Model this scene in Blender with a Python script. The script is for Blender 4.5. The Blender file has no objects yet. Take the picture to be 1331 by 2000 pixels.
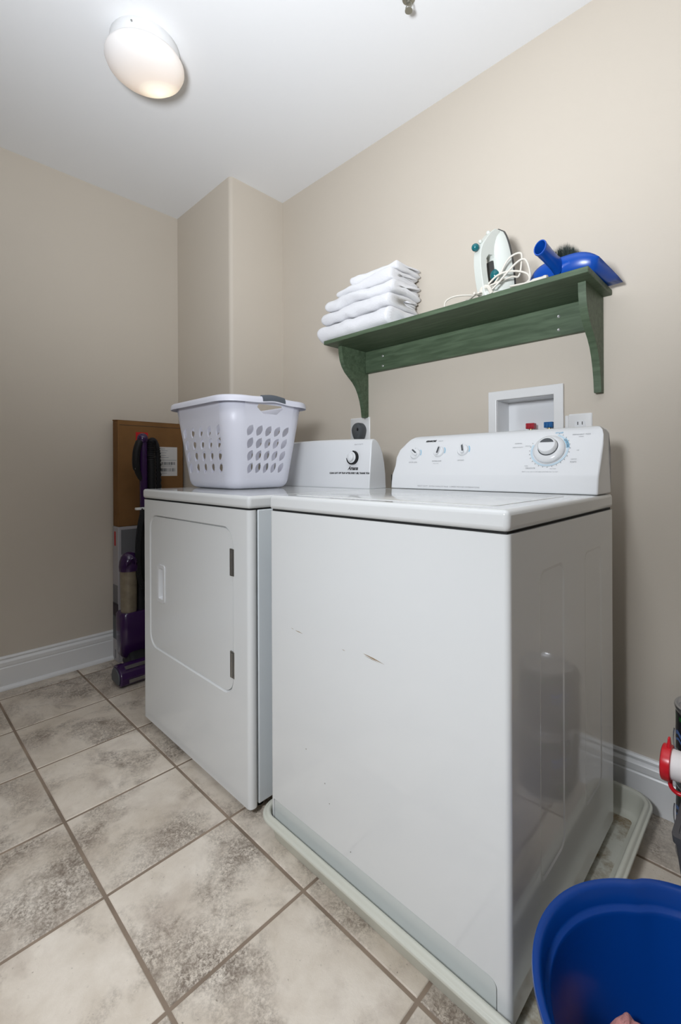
import bpy, bmesh, math, random
from mathutils import Vector, Matrix, noise
from mathutils.geometry import tessellate_polygon
random.seed(7)
S = bpy.context.scene
COL = S.collection
PI = math.pi

# ------------------------------------------------------------------ camera
FX, CX, CY, YAW, ROLL, CAMH = 886.58, 686.22, 913.78, 0.76142, -0.00421, 1.00911
cam = bpy.data.cameras.new('camera'); camo = bpy.data.objects.new('camera', cam); COL.objects.link(camo)
_c, _s = math.cos(YAW), math.sin(YAW)
Fw = Vector((-_s, _c, 0)); R0 = Vector((_c, _s, 0)); U0 = Vector((0, 0, 1))
Rt = R0*math.cos(ROLL) + U0*math.sin(ROLL); Up = U0*math.cos(ROLL) - R0*math.sin(ROLL)
camo.matrix_world = Matrix(((Rt.x, Up.x, -Fw.x, 0), (Rt.y, Up.y, -Fw.y, 0), (Rt.z, Up.z, -Fw.z, CAMH), (0, 0, 0, 1)))
cam.sensor_fit = 'VERTICAL'; cam.sensor_height = 36.0; cam.lens = FX/2000*36.0
cam.shift_x = (665.5-CX)/2000; cam.shift_y = (CY-1000)/2000
cam.clip_start = 0.02
S.camera = camo

# ------------------------------------------------------------------ world, light, exposure
S.view_settings.view_transform = 'Standard'; S.view_settings.look = 'None'
S.view_settings.gamma = 1.0; S.view_settings.use_curve_mapping = False
S.view_settings.exposure = 0.0
w = bpy.data.worlds.new('world'); S.world = w; w.use_nodes = True
w.node_tree.nodes['Background'].inputs[0].default_value = (1, 1, 1, 1)
w.node_tree.nodes['Background'].inputs[1].default_value = 0.0

def lamp(name, kind, loc, target, energy, color, **kw):
    l = bpy.data.lights.new(name, kind); o = bpy.data.objects.new(name, l); COL.objects.link(o)
    o.location = loc
    d = Vector(target) - Vector(loc)
    o.rotation_euler = d.to_track_quat('-Z', 'Y').to_euler()
    l.energy = energy; l.color = color
    for k, v in kw.items(): setattr(l, k, v)
    return o
# the photographer's flash, left of the camera and tilted up at the ceiling
lamp('bounce_flash', 'SPOT', (-0.355, -0.12, 1.42), (-0.76, 0.78, 2.489), 145, (0.94, 0.985, 1.05), spot_size=math.radians(150), spot_blend=1.0, shadow_soft_size=0.14)
lamp('added_key_spot', 'SPOT', (-0.350, -0.55, 1.50), (-0.66, 0.55, 0.10), 84, (0.94, 0.985, 1.05), spot_size=math.radians(104), spot_blend=1.0, shadow_soft_size=0.14)  # second spot, added to brighten the appliance fronts and near floor

# ------------------------------------------------------------------ materials
MATS = {}
def mat(name, col, rough=0.5, spec=0.5, metal=0.0, noise_scale=None, noise_amt=0.0, bump=0.0, bump_scale=200, coat=0.0, emit=None, estr=0.0, trans=0.0, sheen=0.0, sss=0.0):
    m = bpy.data.materials.new(name); m.use_nodes = True
    nt = m.node_tree; b = nt.nodes['Principled BSDF']
    b.inputs['Base Color'].default_value = (*col, 1); b.inputs['Roughness'].default_value = rough
    b.inputs['Specular IOR Level'].default_value = spec; b.inputs['Metallic'].default_value = metal
    b.inputs['Coat Weight'].default_value = coat; b.inputs['Coat Roughness'].default_value = 0.05
    b.inputs['Transmission Weight'].default_value = trans
    b.inputs['Sheen Weight'].default_value = sheen
    if sss: b.inputs['Subsurface Weight'].default_value = sss; b.inputs['Subsurface Scale'].default_value = 0.01
    if emit: b.inputs['Emission Color'].default_value = (*emit, 1); b.inputs['Emission Strength'].default_value = estr
    tc = nt.nodes.new('ShaderNodeTexCoord')
    if noise_scale:
        n = nt.nodes.new('ShaderNodeTexNoise'); n.inputs['Scale'].default_value = noise_scale; n.inputs['Detail'].default_value = 4
        r = nt.nodes.new('ShaderNodeValToRGB')
        r.color_ramp.elements[0].position = 0.3; r.color_ramp.elements[1].position = 0.7
        r.color_ramp.elements[0].color = (*[max(0, c*(1-noise_amt)) for c in col], 1)
        r.color_ramp.elements[1].color = (*[min(1, c*(1+noise_amt)) for c in col], 1)
        nt.links.new(tc.outputs['Object'], n.inputs['Vector']); nt.links.new(n.outputs['Fac'], r.inputs['Fac'])
        nt.links.new(r.outputs['Color'], b.inputs['Base Color'])
    if bump:
        n2 = nt.nodes.new('ShaderNodeTexNoise'); n2.inputs['Scale'].default_value = bump_scale; n2.inputs['Detail'].default_value = 3
        bp = nt.nodes.new('ShaderNodeBump'); bp.inputs['Strength'].default_value = bump; bp.inputs['Distance'].default_value = 0.002
        nt.links.new(tc.outputs['Object'], n2.inputs['Vector']); nt.links.new(n2.outputs['Fac'], bp.inputs['Height'])
        nt.links.new(bp.outputs['Normal'], b.inputs['Normal'])
    MATS[name] = m
    return m
M_WALL = mat('beige_wall_paint', (0.60, 0.54, 0.458), 0.6, 0.35, noise_scale=2.0, noise_amt=0.012, bump=0.10, bump_scale=160)
M_CEIL = mat('white_ceiling_paint', (0.84, 0.845, 0.85), 0.8, 0.2, bump=0.05, bump_scale=150)
M_TRIM = mat('white_trim_paint', (0.78, 0.78, 0.775), 0.3, 0.5)
M_ENAMEL = mat('white_enamel', (0.76, 0.772, 0.768), 0.045, 0.5)
M_PLASTIC_W = mat('white_appliance_plastic', (0.79, 0.80, 0.81), 0.25, 0.5)
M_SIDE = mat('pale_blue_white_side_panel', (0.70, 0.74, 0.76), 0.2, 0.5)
M_TOE = mat('pale_green_white_enamel', (0.66, 0.69, 0.67), 0.12, 0.45)
M_DARK = mat('dark_gap_rubber', (0.02, 0.02, 0.02), 0.7, 0.2)
M_CHROME = mat('brushed_steel', (0.32, 0.32, 0.31), 0.3, 0.5, metal=0.9)
M_INK = mat('black_ink', (0.012, 0.012, 0.014), 0.5)
M_INKG = mat('grey_ink', (0.30, 0.31, 0.32), 0.5)
M_INKB = mat('blue_ink', (0.25, 0.52, 0.70), 0.5)
M_INKP = mat('pale_blue_ink', (0.56, 0.70, 0.79), 0.5)
M_GREYP = mat('charcoal_plastic', (0.085, 0.092, 0.10), 0.45, 0.4)
M_BASKET = mat('white_lavender_plastic', (0.76, 0.765, 0.85), 0.35, 0.45)
M_GRIP = mat('slate_grey_grip', (0.10, 0.115, 0.135), 0.5, 0.4)
M_PAN = mat('ivory_plastic', (0.60, 0.60, 0.52), 0.35, 0.45, noise_scale=5, noise_amt=0.03)
M_BLUE = mat('royal_blue_plastic', (0.003, 0.070, 0.40), 0.28, 0.5)
M_BUCKET = mat('blue_bucket_plastic', (0.001, 0.046, 0.26), 0.28, 0.5)
M_PINK = mat('pink_terry', (0.66, 0.30, 0.27), 0.95, 0.1, bump=0.9, bump_scale=260, noise_scale=60, noise_amt=0.12)
M_TOWEL = mat('white_terry', (0.81, 0.81, 0.83), 0.95, 0.1, bump=0.8, bump_scale=330, sheen=0.2)
M_IRON = mat('ivory_white_plastic', (0.66, 0.69, 0.64), 0.3, 0.5)
M_TEAL = mat('teal_plastic', (0.01, 0.13, 0.15), 0.2, 0.5)
M_IRONDARK = mat('dark_soleplate', (0.055, 0.055, 0.055), 0.4, 0.5)
M_CORDW = mat('cream_cord_rubber', (0.72, 0.68, 0.60), 0.5, 0.4)
M_CORDB = mat('black_rubber', (0.010, 0.010, 0.011), 0.5, 0.25)
M_BRISTLE = mat('dark_green_bristle', (0.035, 0.05, 0.045), 0.7, 0.2)
M_CARD = mat('brown_cardboard', (0.20, 0.100, 0.036), 0.8, 0.2, noise_scale=9, noise_amt=0.10, bump=0.1, bump_scale=80)
M_BOXW = mat('white_printed_card', (0.40, 0.38, 0.395), 0.5, 0.3)
M_BOXG = mat('grey_printed_card', (0.16, 0.16, 0.17), 0.5, 0.3)
M_BOXP = mat('dark_purple_print', (0.035, 0.025, 0.04), 0.5, 0.3)
M_RED = mat('red_print', (0.50, 0.012, 0.015), 0.5, 0.3)
M_LABEL = mat('white_paper_label', (0.62, 0.60, 0.58), 0.6, 0.3)
M_PURPLE = mat('glossy_purple_plastic', (0.030, 0.008, 0.055), 0.2, 0.6)
M_CLEAR = mat('dusty_clear_canister', (0.20, 0.165, 0.115), 0.2, 0.5, noise_scale=30, noise_amt=0.15)
M_REDP = mat('red_plastic', (0.62, 0.012, 0.022), 0.28, 0.5)
M_JUG = mat('milky_jug_plastic', (0.80, 0.78, 0.76), 0.4, 0.4, noise_scale=14, noise_amt=0.06)
M_BIN = mat('grey_bin_plastic', (0.075, 0.075, 0.078), 0.5, 0.4)
M_ALU = mat('aluminium_rim', (0.62, 0.63, 0.66), 0.25, 0.5, metal=0.9)
M_CAN = mat('black_can_label', (0.012, 0.013, 0.020), 0.35, 0.5)
M_CANG = mat('green_label_print', (0.02, 0.16, 0.03), 0.4)
M_CANB = mat('blue_label_print', (0.10, 0.20, 0.50), 0.4)
M_CANW = mat('white_label_print', (0.55, 0.55, 0.55), 0.4)
M_VRED = mat('red_valve_handle', (0.42, 0.015, 0.03), 0.4)
M_VBLUE = mat('blue_valve_handle', (0.01, 0.12, 0.33), 0.4)
M_BRASS = mat('brass', (0.55, 0.42, 0.2), 0.3, metal=0.9)
M_RUST = mat('rust_scratch', (0.30, 0.20, 0.10), 0.7)
M_GROUT = mat('brown_grout', (0.265, 0.205, 0.155), 0.9, 0.1, noise_scale=7, noise_amt=0.25, bump=0.4, bump_scale=90)
M_SPRINK = mat('tarnished_nickel', (0.32, 0.31, 0.26), 0.35, metal=0.8)
M_SCREW = mat('zinc_screw', (0.62, 0.62, 0.6), 0.35, metal=0.8)

def glass_mat():
    # frosted glass shade lit by two bulbs inside: brighter and warmer where a bulb sits
    m = mat('frosted_glass_shade', (0.80, 0.78, 0.76), 0.25, 0.5)
    nt = m.node_tree; b = nt.nodes['Principled BSDF']
    tc = nt.nodes['Texture Coordinate']
    sub = nt.nodes.new('ShaderNodeVectorMath'); sub.operation = 'DISTANCE'; sub.inputs[1].default_value = (-0.036, 0.066, -0.100)
    nt.links.new(tc.outputs['Object'], sub.inputs[0])
    r = nt.nodes.new('ShaderNodeValToRGB'); e = r.color_ramp.elements
    e[0].position = 0.012; e[0].color = (1.0, 0.86, 0.60, 1); e[1].position = 0.19; e[1].color = (0.06, 0.048, 0.045, 1)
    k = e.new(0.075); k.color = (0.30, 0.20, 0.115, 1)
    nt.links.new(sub.outputs['Value'], r.inputs['Fac'])
    nt.links.new(r.outputs['Color'], b.inputs['Emission Color']); b.inputs['Emission Strength'].default_value = 1.0
    return m
M_GLASS = glass_mat()

def tile_mat():
    m = bpy.data.materials.new('mottled_ceramic_tile'); m.use_nodes = True
    nt = m.node_tree; b = nt.nodes['Principled BSDF']; N = nt.nodes.new; L = nt.links.new
    tc = N('ShaderNodeTexCoord'); oi = N('ShaderNodeObjectInfo')
    mul = N('ShaderNodeVectorMath'); mul.operation = 'SCALE'; mul.inputs[0].default_value = (37, 53, 71)
    L(oi.outputs['Random'], mul.inputs['Scale'])
    add = N('ShaderNodeVectorMath'); add.operation = 'ADD'
    L(tc.outputs['Object'], add.inputs[0]); L(mul.outputs[0], add.inputs[1])
    def nz(sc, det, rough, dist=0.0):
        n = N('ShaderNodeTexNoise'); n.inputs['Scale'].default_value = sc; n.inputs['Detail'].default_value = det
        n.inputs['Roughness'].default_value = rough; n.inputs['Distortion'].default_value = dist
        L(add.outputs[0], n.inputs['Vector']); return n
    def ramp(src, p0, c0, p1, c1):
        r = N('ShaderNodeValToRGB'); r.color_ramp.elements[0].position = p0; r.color_ramp.elements[0].color = c0
        r.color_ramp.elements[1].position = p1; r.color_ramp.elements[1].color = c1
        L(src, r.inputs['Fac']); return r
    def mix(f, a, c):
        x = N('ShaderNodeMix'); x.data_type = 'RGBA'; L(f, x.inputs['Factor'])
        if isinstance(a, tuple): x.inputs['A'].default_value = a
        else: L(a, x.inputs['A'])
        if isinstance(c, tuple): x.inputs['B'].default_value = c
        else: L(c, x.inputs['B'])
        return x.outputs['Result']
    base = ramp(nz(6, 6, 0.65, 0.2).outputs['Fac'], 0.32, (0.595, 0.515, 0.42, 1), 0.68, (0.775, 0.70, 0.605, 1)).outputs['Color']
    # cloudy dark patches broken into fine grain
    big = ramp(nz(4.2, 4, 0.6, 0.5).outputs['Fac'], 0.46, (0, 0, 0, 1), 0.66, (1, 1, 1, 1)).outputs['Color']
    fine = ramp(nz(150, 5, 0.8, 0.3).outputs['Fac'], 0.42, (0, 0, 0, 1), 0.60, (1, 1, 1, 1)).outputs['Color']
    mid = ramp(nz(34, 5, 0.7, 0.8).outputs['Fac'], 0.42, (0, 0, 0, 1), 0.64, (1, 1, 1, 1)).outputs['Color']
    def mult(p, q):
        x = N('ShaderNodeMix'); x.data_type = 'RGBA'; x.blend_type = 'MULTIPLY'; x.inputs['Factor'].default_value = 1
        L(p, x.inputs['A']); L(q, x.inputs['B']); return x.outputs['Result']
    c1 = mix(mult(big, mid), base, (0.30, 0.245, 0.195, 1))
    c2 = mix(mult(big, fine), c1, (0.20, 0.16, 0.125, 1))
    soft = ramp(nz(8, 4, 0.6, 0.3).outputs['Fac'], 0.52, (0, 0, 0, 1), 0.78, (0.6, 0.6, 0.6, 1)).outputs['Color']
    c2 = mix(soft, c2, (0.40, 0.325, 0.265, 1))
    # sparse dark flecks
    v = ramp(nz(85, 3, 0.6).outputs['Fac'], 0.66, (0, 0, 0, 1), 0.72, (0.7, 0.7, 0.7, 1)).outputs['Color']
    v2 = ramp(nz(9, 3, 0.6, 0.4).outputs['Fac'], 0.45, (0.12, 0.12, 0.12, 1), 0.65, (1, 1, 1, 1)).outputs['Color']
    c3 = mix(mult(v, v2), c2, (0.19, 0.15, 0.115, 1))
    hsv = N('ShaderNodeHueSaturation'); L(c3, hsv.inputs['Color'])
    mr = N('ShaderNodeMapRange'); mr.inputs['To Min'].default_value = 0.93; mr.inputs['To Max'].default_value = 1.08
    L(oi.outputs['Random'], mr.inputs['Value']); L(mr.outputs[0], hsv.inputs['Value'])
    L(hsv.outputs['Color'], b.inputs['Base Color'])
    b.inputs['Roughness'].default_value = 0.42; b.inputs['Specular IOR Level'].default_value = 0.4
    bp = N('ShaderNodeBump'); bp.inputs['Strength'].default_value = 0.25; bp.inputs['Distance'].default_value = 0.002
    L(fine, bp.inputs['Height']); L(bp.outputs['Normal'], b.inputs['Normal'])
    return m
M_TILE = tile_mat()

def wood_mat():
    m = bpy.data.materials.new('green_stained_wood'); m.use_nodes = True
    nt = m.node_tree; b = nt.nodes['Principled BSDF']; N = nt.nodes.new; L = nt.links.new
    tc = N('ShaderNodeTexCoord'); mp = N('ShaderNodeMapping'); mp.inputs['Scale'].default_value = (3, 30, 30)
    L(tc.outputs['Object'], mp.inputs['Vector'])
    n = N('ShaderNodeTexNoise'); n.inputs['Scale'].default_value = 2.5; n.inputs['Detail'].default_value = 6; n.inputs['Distortion'].default_value = 0.6
    L(mp.outputs[0], n.inputs['Vector'])
    r = N('ShaderNodeValToRGB'); r.color_ramp.elements[0].position = 0.3; r.color_ramp.elements[1].position = 0.72
    r.color_ramp.elements[0].color = (0.058, 0.088, 0.050, 1); r.color_ramp.elements[1].color = (0.112, 0.160, 0.098, 1)
    L(n.outputs['Fac'], r.inputs['Fac']); L(r.outputs['Color'], b.inputs['Base Color'])
    b.inputs['Roughness'].default_value = 0.5; b.inputs['Specular IOR Level'].default_value = 0.35
    return m
M_WOOD = wood_mat()
M_WOODEDGE = mat('worn_dark_wood_edge', (0.045, 0.038, 0.026), 0.6, 0.3, noise_scale=40, noise_amt=0.3)

def pan_floor_mat():
    # ivory plastic with brown dried-water stains
    m = mat('stained_ivory_plastic', (0.60, 0.60, 0.54), 0.4, 0.4)
    nt = m.node_tree; b = nt.nodes['Principled BSDF']; N = nt.nodes.new; L = nt.links.new
    tc = nt.nodes['Texture Coordinate']
    n = N('ShaderNodeTexNoise'); n.inputs['Scale'].default_value = 16; n.inputs['Detail'].default_value = 7; n.inputs['Roughness'].default_value = 0.7
    L(tc.outputs['Object'], n.inputs['Vector'])
    r = N('ShaderNodeValToRGB'); r.color_ramp.elements[0].position = 0.44; r.color_ramp.elements[0].color = (0.58, 0.58, 0.51, 1)
    r.color_ramp.elements[1].position = 0.66; r.color_ramp.elements[1].color = (0.24, 0.17, 0.09, 1)
    L(n.outputs['Fac'], r.inputs['Fac']); L(r.outputs['Color'], b.inputs['Base Color'])
    return m
M_PANFLOOR = pan_floor_mat()

# ------------------------------------------------------------------ mesh helpers
class G:
    """collects vertices and faces of one mesh"""
    def __init__(s): s.v = []; s.f = []; s.flat = set()
    def add(s, vs, fs):
        o = len(s.v); s.v += [tuple(p) for p in vs]; s.f += [tuple(i+o for i in f) for f in fs]; return s
    def box(s, x0, x1, y0, y1, z0, z1):
        vs = [(x, y, z) for z in (z0, z1) for y in (y0, y1) for x in (x0, x1)]
        return s.add(vs, [(0,2,3,1), (4,5,7,6), (0,1,5,4), (2,6,7,3), (0,4,6,2), (1,3,7,5)])
    def loft(s, rings, cap0=True, cap1=True, closed=True):
        n = len(rings[0]); o = len(s.v)
        for r in rings: s.v += [tuple(p) for p in r]
        for i in range(len(rings)-1):
            for j in range(n if closed else n-1):
                k = (j+1) % n
                s.f.append((o+i*n+j, o+i*n+k, o+(i+1)*n+k, o+(i+1)*n+j))
        if closed and cap0: s.f.append(tuple(o+j for j in reversed(range(n))))
        if closed and cap1: s.f.append(tuple(o+(len(rings)-1)*n+j for j in range(n)))
        return s
    def lathe(s, prof, n=32, c=(0,0,0), axis='z', cap=False):
        rings = []
        for r, z in prof:
            ring = []
            for k in range(n):
                a = 2*PI*k/n; x, y = r*math.cos(a), r*math.sin(a)
                p = {'z': (x, y, z), 'x': (z, x, y), 'y': (y, z, x)}[axis]
                ring.append((p[0]+c[0], p[1]+c[1], p[2]+c[2]))
            rings.append(ring)
        return s.loft(rings, cap, cap)
    def tube(s, pts, r, n=10, closed=False):
        P = [Vector(p) for p in pts]; rings = []; m = len(P)
        up = None
        for i in range(m):
            if closed: t = (P[(i+1) % m]-P[i-1])
            else: t = P[min(i+1, m-1)]-P[max(i-1, 0)]
            t.normalize()
            if up is None:
                up = Vector((0, 0, 1)) if abs(t.z) < 0.9 else Vector((1, 0, 0))
            x = up.cross(t)
            if x.length < 1e-6: x = Vector((1, 0, 0)).cross(t)
            x.normalize(); y = t.cross(x); y.normalize(); up = y
            rr = r[i] if isinstance(r, (list, tuple)) else r
            rings.append([P[i]+x*rr*math.cos(2*PI*k/n)+y*rr*math.sin(2*PI*k/n) for k in range(n)])
        if closed: rings.append(rings[0])
        return s.loft(rings, not closed, not closed)
    def poly(s, loops, fn):
        """flat area between an outline and its holes; fn maps 2D to 3D"""
        flat = [p for l in loops for p in l]
        tris = tessellate_polygon([[Vector((p[0], p[1], 0)) for p in l] for l in loops])
        k = len(s.f); s.add([fn(*p) for p in flat], tris); s.flat.update(range(k, len(s.f))); return s
    def prism(s, loops, fa, fb):
        """loops extruded between two 2D-to-3D maps"""
        s.poly(loops, fa); s.poly(loops, fb)
        for l in loops:
            n = len(l); o = len(s.v)
            s.v += [tuple(fa(*p)) for p in l] + [tuple(fb(*p)) for p in l]
            s.f += [(o+i, o+(i+1) % n, o+n+(i+1) % n, o+n+i) for i in range(n)]
        return s

def make(name, g, m, parent=None, root=(0, 0, 0), smooth=40, bevel=0.0, bsegs=3, solid=0.0, subsurf=0, local=False, weld=True):
    me = bpy.data.meshes.new(name)
    if local: vs = g.v
    else: vs = [(p[0]-root[0], p[1]-root[1], p[2]-root[2]) for p in g.v]
    me.from_pydata(vs, [], g.f); me.update()
    bm = bmesh.new(); bm.from_mesh(me); bm.faces.ensure_lookup_table()
    for i, f in enumerate(bm.faces): f.smooth = bool(smooth) and i not in g.flat
    if weld: bmesh.ops.remove_doubles(bm, verts=bm.verts, dist=1e-5)
    bmesh.ops.recalc_face_normals(bm, faces=bm.faces)
    bm.to_mesh(me); bm.free()
    if smooth:
        fl = [p.index for p in me.polygons if not p.use_smooth] if g.flat else []
        me.set_sharp_from_angle(angle=math.radians(smooth))
        for i in fl: me.polygons[i].use_smooth = False
    me.materials.append(m)
    o = bpy.data.objects.new(name, me); COL.objects.link(o)
    if parent is not None: o.parent = parent
    else: o.location = root
    if bevel:
        md = o.modifiers.new('bevel', 'BEVEL'); md.width = bevel; md.segments = bsegs; md.limit_method = 'ANGLE'; md.angle_limit = math.radians(40); md.harden_normals = False
    if solid:
        md = o.modifiers.new('solid', 'SOLIDIFY'); md.thickness = solid; md.offset = 0
    if subsurf:
        md = o.modifiers.new('subsurf', 'SUBSURF'); md.levels = subsurf; md.render_levels = subsurf
    return o

def thing(name, loc, label, cat, group=None, rotz=0):
    o = bpy.data.objects.new(name, None); COL.objects.link(o)
    o.location = loc; o.rotation_euler = (0, 0, rotz); o.empty_display_size = 0.05
    return tag(o, label, cat, group)
def tag(o, label, cat, group=None):
    o['label'] = label; o['category'] = cat
    if group: o['group'] = group
    return o
def struct(o, label):
    o['kind'] = 'structure'; o['label'] = label; return o

class Kit:
    """parts of one thing, given in world coordinates (or local ones)"""
    def __init__(s, e, local=False): s.e = e; s.r = tuple(e.location); s.local = local
    def __call__(s, name, g, m, parent=None, label=None, **k):
        o = make(name, g, m, parent or s.e, s.r, local=s.local, **k)
        if label: o['label'] = label
        return o

def rrect(x0, x1, y0, y1, r, n=6):
    out = []
    for cx, cy, a0 in ((x1-r, y1-r, 0), (x0+r, y1-r, 90), (x0+r, y0+r, 180), (x1-r, y0+r, 270)):
        for k in range(n+1):
            a = math.radians(a0+90*k/n); out.append((cx+r*math.cos(a), cy+r*math.sin(a)))
    return out
def smoothpath(pts, n=6):
    P = [Vector(p) for p in pts]; out = []
    for i in range(len(P)-1):
        p0, p1, p2, p3 = P[max(i-1, 0)], P[i], P[i+1], P[min(i+2, len(P)-1)]
        for k in range(n):
            t = k/n
            out.append(0.5*((2*p1)+(p2-p0)*t+(2*p0-5*p1+4*p2-p3)*t*t+(3*p1-p0-3*p2+p3)*t**3))
    out.append(P[-1]); return out
def text(name, body, m, parent, root, origin, xdir, ydir, size, sx=1.0, shear=0.0, bold=0.0, align='CENTER', label=None):
    """lettering as thin printed mesh; xdir and ydir span its plane"""
    cu = bpy.data.curves.new('lettering', 'FONT'); cu.body = body; cu.size = size; cu.align_x = align; cu.shear = shear
    cu.offset = bold; cu.resolution_u = 3
    tmp = bpy.data.objects.new('tmp', cu); COL.objects.link(tmp)
    dg = bpy.context.evaluated_depsgraph_get(); me = bpy.data.meshes.new_from_object(tmp.evaluated_get(dg))
    bpy.data.objects.remove(tmp); bpy.data.curves.remove(cu)
    X = Vector(xdir).normalized(); Y = Vector(ydir).normalized(); O = Vector(origin)-Vector(root)
    for v in me.vertices: v.co = O+X*v.co.x*sx+Y*v.co.y
    me.name = name; me.materials.clear(); me.materials.append(m)
    o = bpy.data.objects.new(name, me); COL.objects.link(o); o.parent = parent
    if label: o['label'] = label
    return o

# ------------------------------------------------------------------ room shell
XL, YB, ZC = -2.60, 1.575, 2.489        # left wall, back wall, ceiling
XCH, YCH = -2.022, 1.242                # chase in the far corner
XR, YF = 1.10, -2.90                    # right wall and wall behind the camera
T = 0.12
# water box opening in the back wall
HX0, HX1, HZ0, HZ1 = -0.762, -0.552, 1.075, 1.256
g = G()
outer = [(XCH, 0), (XR, 0), (XR, ZC), (XCH, ZC)]
hole = [(HX0, HZ0), (HX1, HZ0), (HX1, HZ1), (HX0, HZ1)]
g.prism([outer, hole], lambda a, b: (a, YB, b), lambda a, b: (a, YB+T, b))
struct(make('wall_back', g, M_WALL, smooth=0), 'beige back wall behind washer and dryer')
struct(make('wall_left', G().box(XL-T, XL, YF, YCH, 0, ZC), M_WALL, smooth=0), 'beige left wall beyond the dryer')
# chase with a bullnose corner
rb = 0.020
path = [(XL-T, YCH), (XCH-rb, YCH)] + [(XCH-rb+rb*math.sin(a), YCH+rb-rb*math.cos(a)) for a in [PI/2*k/8 for k in range(1, 8)]] + [(XCH, YCH+rb), (XCH, YB+T), (XL-T, YB+T)]
g = G().loft([[(x, y, 0) for x, y in path], [(x, y, ZC) for x, y in path]])
struct(make('wall_corner', g, M_WALL, smooth=30), 'beige boxed-in corner with rounded edge between left and back walls')
struct(make('wall_right', G().box(XR, XR+T, YF, YB+T, 0, ZC), M_WALL, smooth=0), 'beige right wall out of frame')
g = G(); dr = [(-0.80, 0.0), (0.10, 0.0), (0.10, 2.05), (-0.80, 2.05)]
g.prism([[(XL-T, -0.0), (-0.80, 0.0), (-0.80, 2.05), (0.10, 2.05), (0.10, 0.0), (XR+T, 0.0), (XR+T, ZC), (XL-T, ZC)]], lambda a, b: (a, YF, b), lambda a, b: (a, YF-T, b))
struct(make('wall_front', g, M_WALL, smooth=0), 'beige wall with doorway behind the camera')
struct(make('ceiling', G().box(XL-T, XR+T, YF-T, YB+T, ZC, ZC+0.1), M_CEIL, smooth=0), 'white painted ceiling')

# floor: grout bed with one object per tile
FLR = math.radians(0.226); TX, TY, TS, GR = -0.83338, 0.37415, 0.33, 0.0075
fl = make('floor', G().box(XL-T, XR+T, YF-T-0.9, YB+T, -0.06, -0.0022), M_GROUT, root=(0, 0, 0), smooth=0)
struct(fl, 'beige stone-look tiled floor with brown grout')
xmin, xmax, ymin, ymax = XL+0.002, XR-0.002, YF+0.002, YB-0.002
tile_mesh = {}
ca, sa = math.cos(FLR), math.sin(FLR)
for i in range(-6, 6):
    for j in range(-10, 5):
        cx, cy = (i+0.5)*TS, (j+0.5)*TS
        wx, wy = TX+cx*ca-cy*sa, TY+cx*sa+cy*ca
        hw = (TS-GR)/2
        x0, x1 = max(wx-hw, xmin)-wx, min(wx+hw, xmax)-wx
        y0, y1 = max(wy-hw, ymin)-wy, min(wy+hw, ymax)-wy
        if wx < XCH and wy+y1 > YCH-0.002: y1 = YCH-0.002-wy
        if x1-x0 < 0.015 or y1-y0 < 0.015: continue
        key = (round(x0, 4), round(x1, 4), round(y0, 4), round(y1, 4))
        if key not in tile_mesh:
            me = bpy.data.meshes.new('tile'); e = 0.0025
            rings = [[(x0, y0, -0.02), (x1, y0, -0.02), (x1, y1, -0.02), (x0, y1, -0.02)],
                     [(x0, y0, -e), (x1, y0, -e), (x1, y1, -e), (x0, y1, -e)],
                     [(x0+e*.4, y0+e*.4, -e*.4), (x1-e*.4, y0+e*.4, -e*.4), (x1-e*.4, y1-e*.4, -e*.4), (x0+e*.4, y1-e*.4, -e*.4)],
                     [(x0+e, y0+e, 0), (x1-e, y0+e, 0), (x1-e, y1-e, 0), (x0+e, y1-e, 0)]]
            t = G().loft(rings); me.from_pydata(t.v, [], t.f); me.update(); me.materials.append(M_TILE); tile_mesh[key] = me
        o = bpy.data.objects.new('tile', tile_mesh[key]); COL.objects.link(o); o.parent = fl
        o.location = (wx, wy, random.uniform(-0.0004, 0.0)); o.rotation_euler = (0, 0, FLR)

# baseboards: colonial profile, (depth from wall, height)
BP = [(0.0, 0.0), (0.017, 0.0), (0.017, 0.098), (0.0145, 0.102), (0.0145, 0.105), (0.016, 0.107), (0.0165, 0.124), (0.013, 0.130), (0.0085, 0.1335), (0.0085, 0.1365), (0.0105, 0.138), (0.011, 0.143), (0.007, 0.149), (0.0, 0.150)]
SP = [(0.017, 0.0), (0.030, 0.0), (0.0295, 0.006), (0.026, 0.013), (0.021, 0.017), (0.017, 0.0185)]
def run(prof, pts, nrm):
    """profile swept along a straight run; nrm points into the room"""
    return G().loft([[(p[0]+nrm[0]*d, p[1]+nrm[1]*d, z) for d, z in prof] for p in pts])
struct(make('baseboard_left', run(BP, [(XL, YF), (XL, YCH)], (1, 0)), M_TRIM, smooth=25), 'white moulded baseboard on the left wall')
struct(make('trim_1', run(SP, [(XL, YF), (XL, YCH-0.017)], (1, 0)), M_TRIM, smooth=25), 'white shoe moulding at the foot of the left baseboard')
struct(make('baseboard_corner', run(BP, [(XL+0.017, YCH), (XCH+0.017, YCH)], (0, -1)), M_TRIM, smooth=25), 'white baseboard on the boxed-in corner')
struct(make('baseboard_back', run(BP, [(XCH, YB), (XR, YB)], (0, -1)), M_TRIM, smooth=25), 'white moulded baseboard on the back wall')
struct(make('baseboard_right', run(BP, [(XR, YB-0.017), (XR, YF)], (-1, 0)), M_TRIM, smooth=25), 'white baseboard on the right wall')

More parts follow.
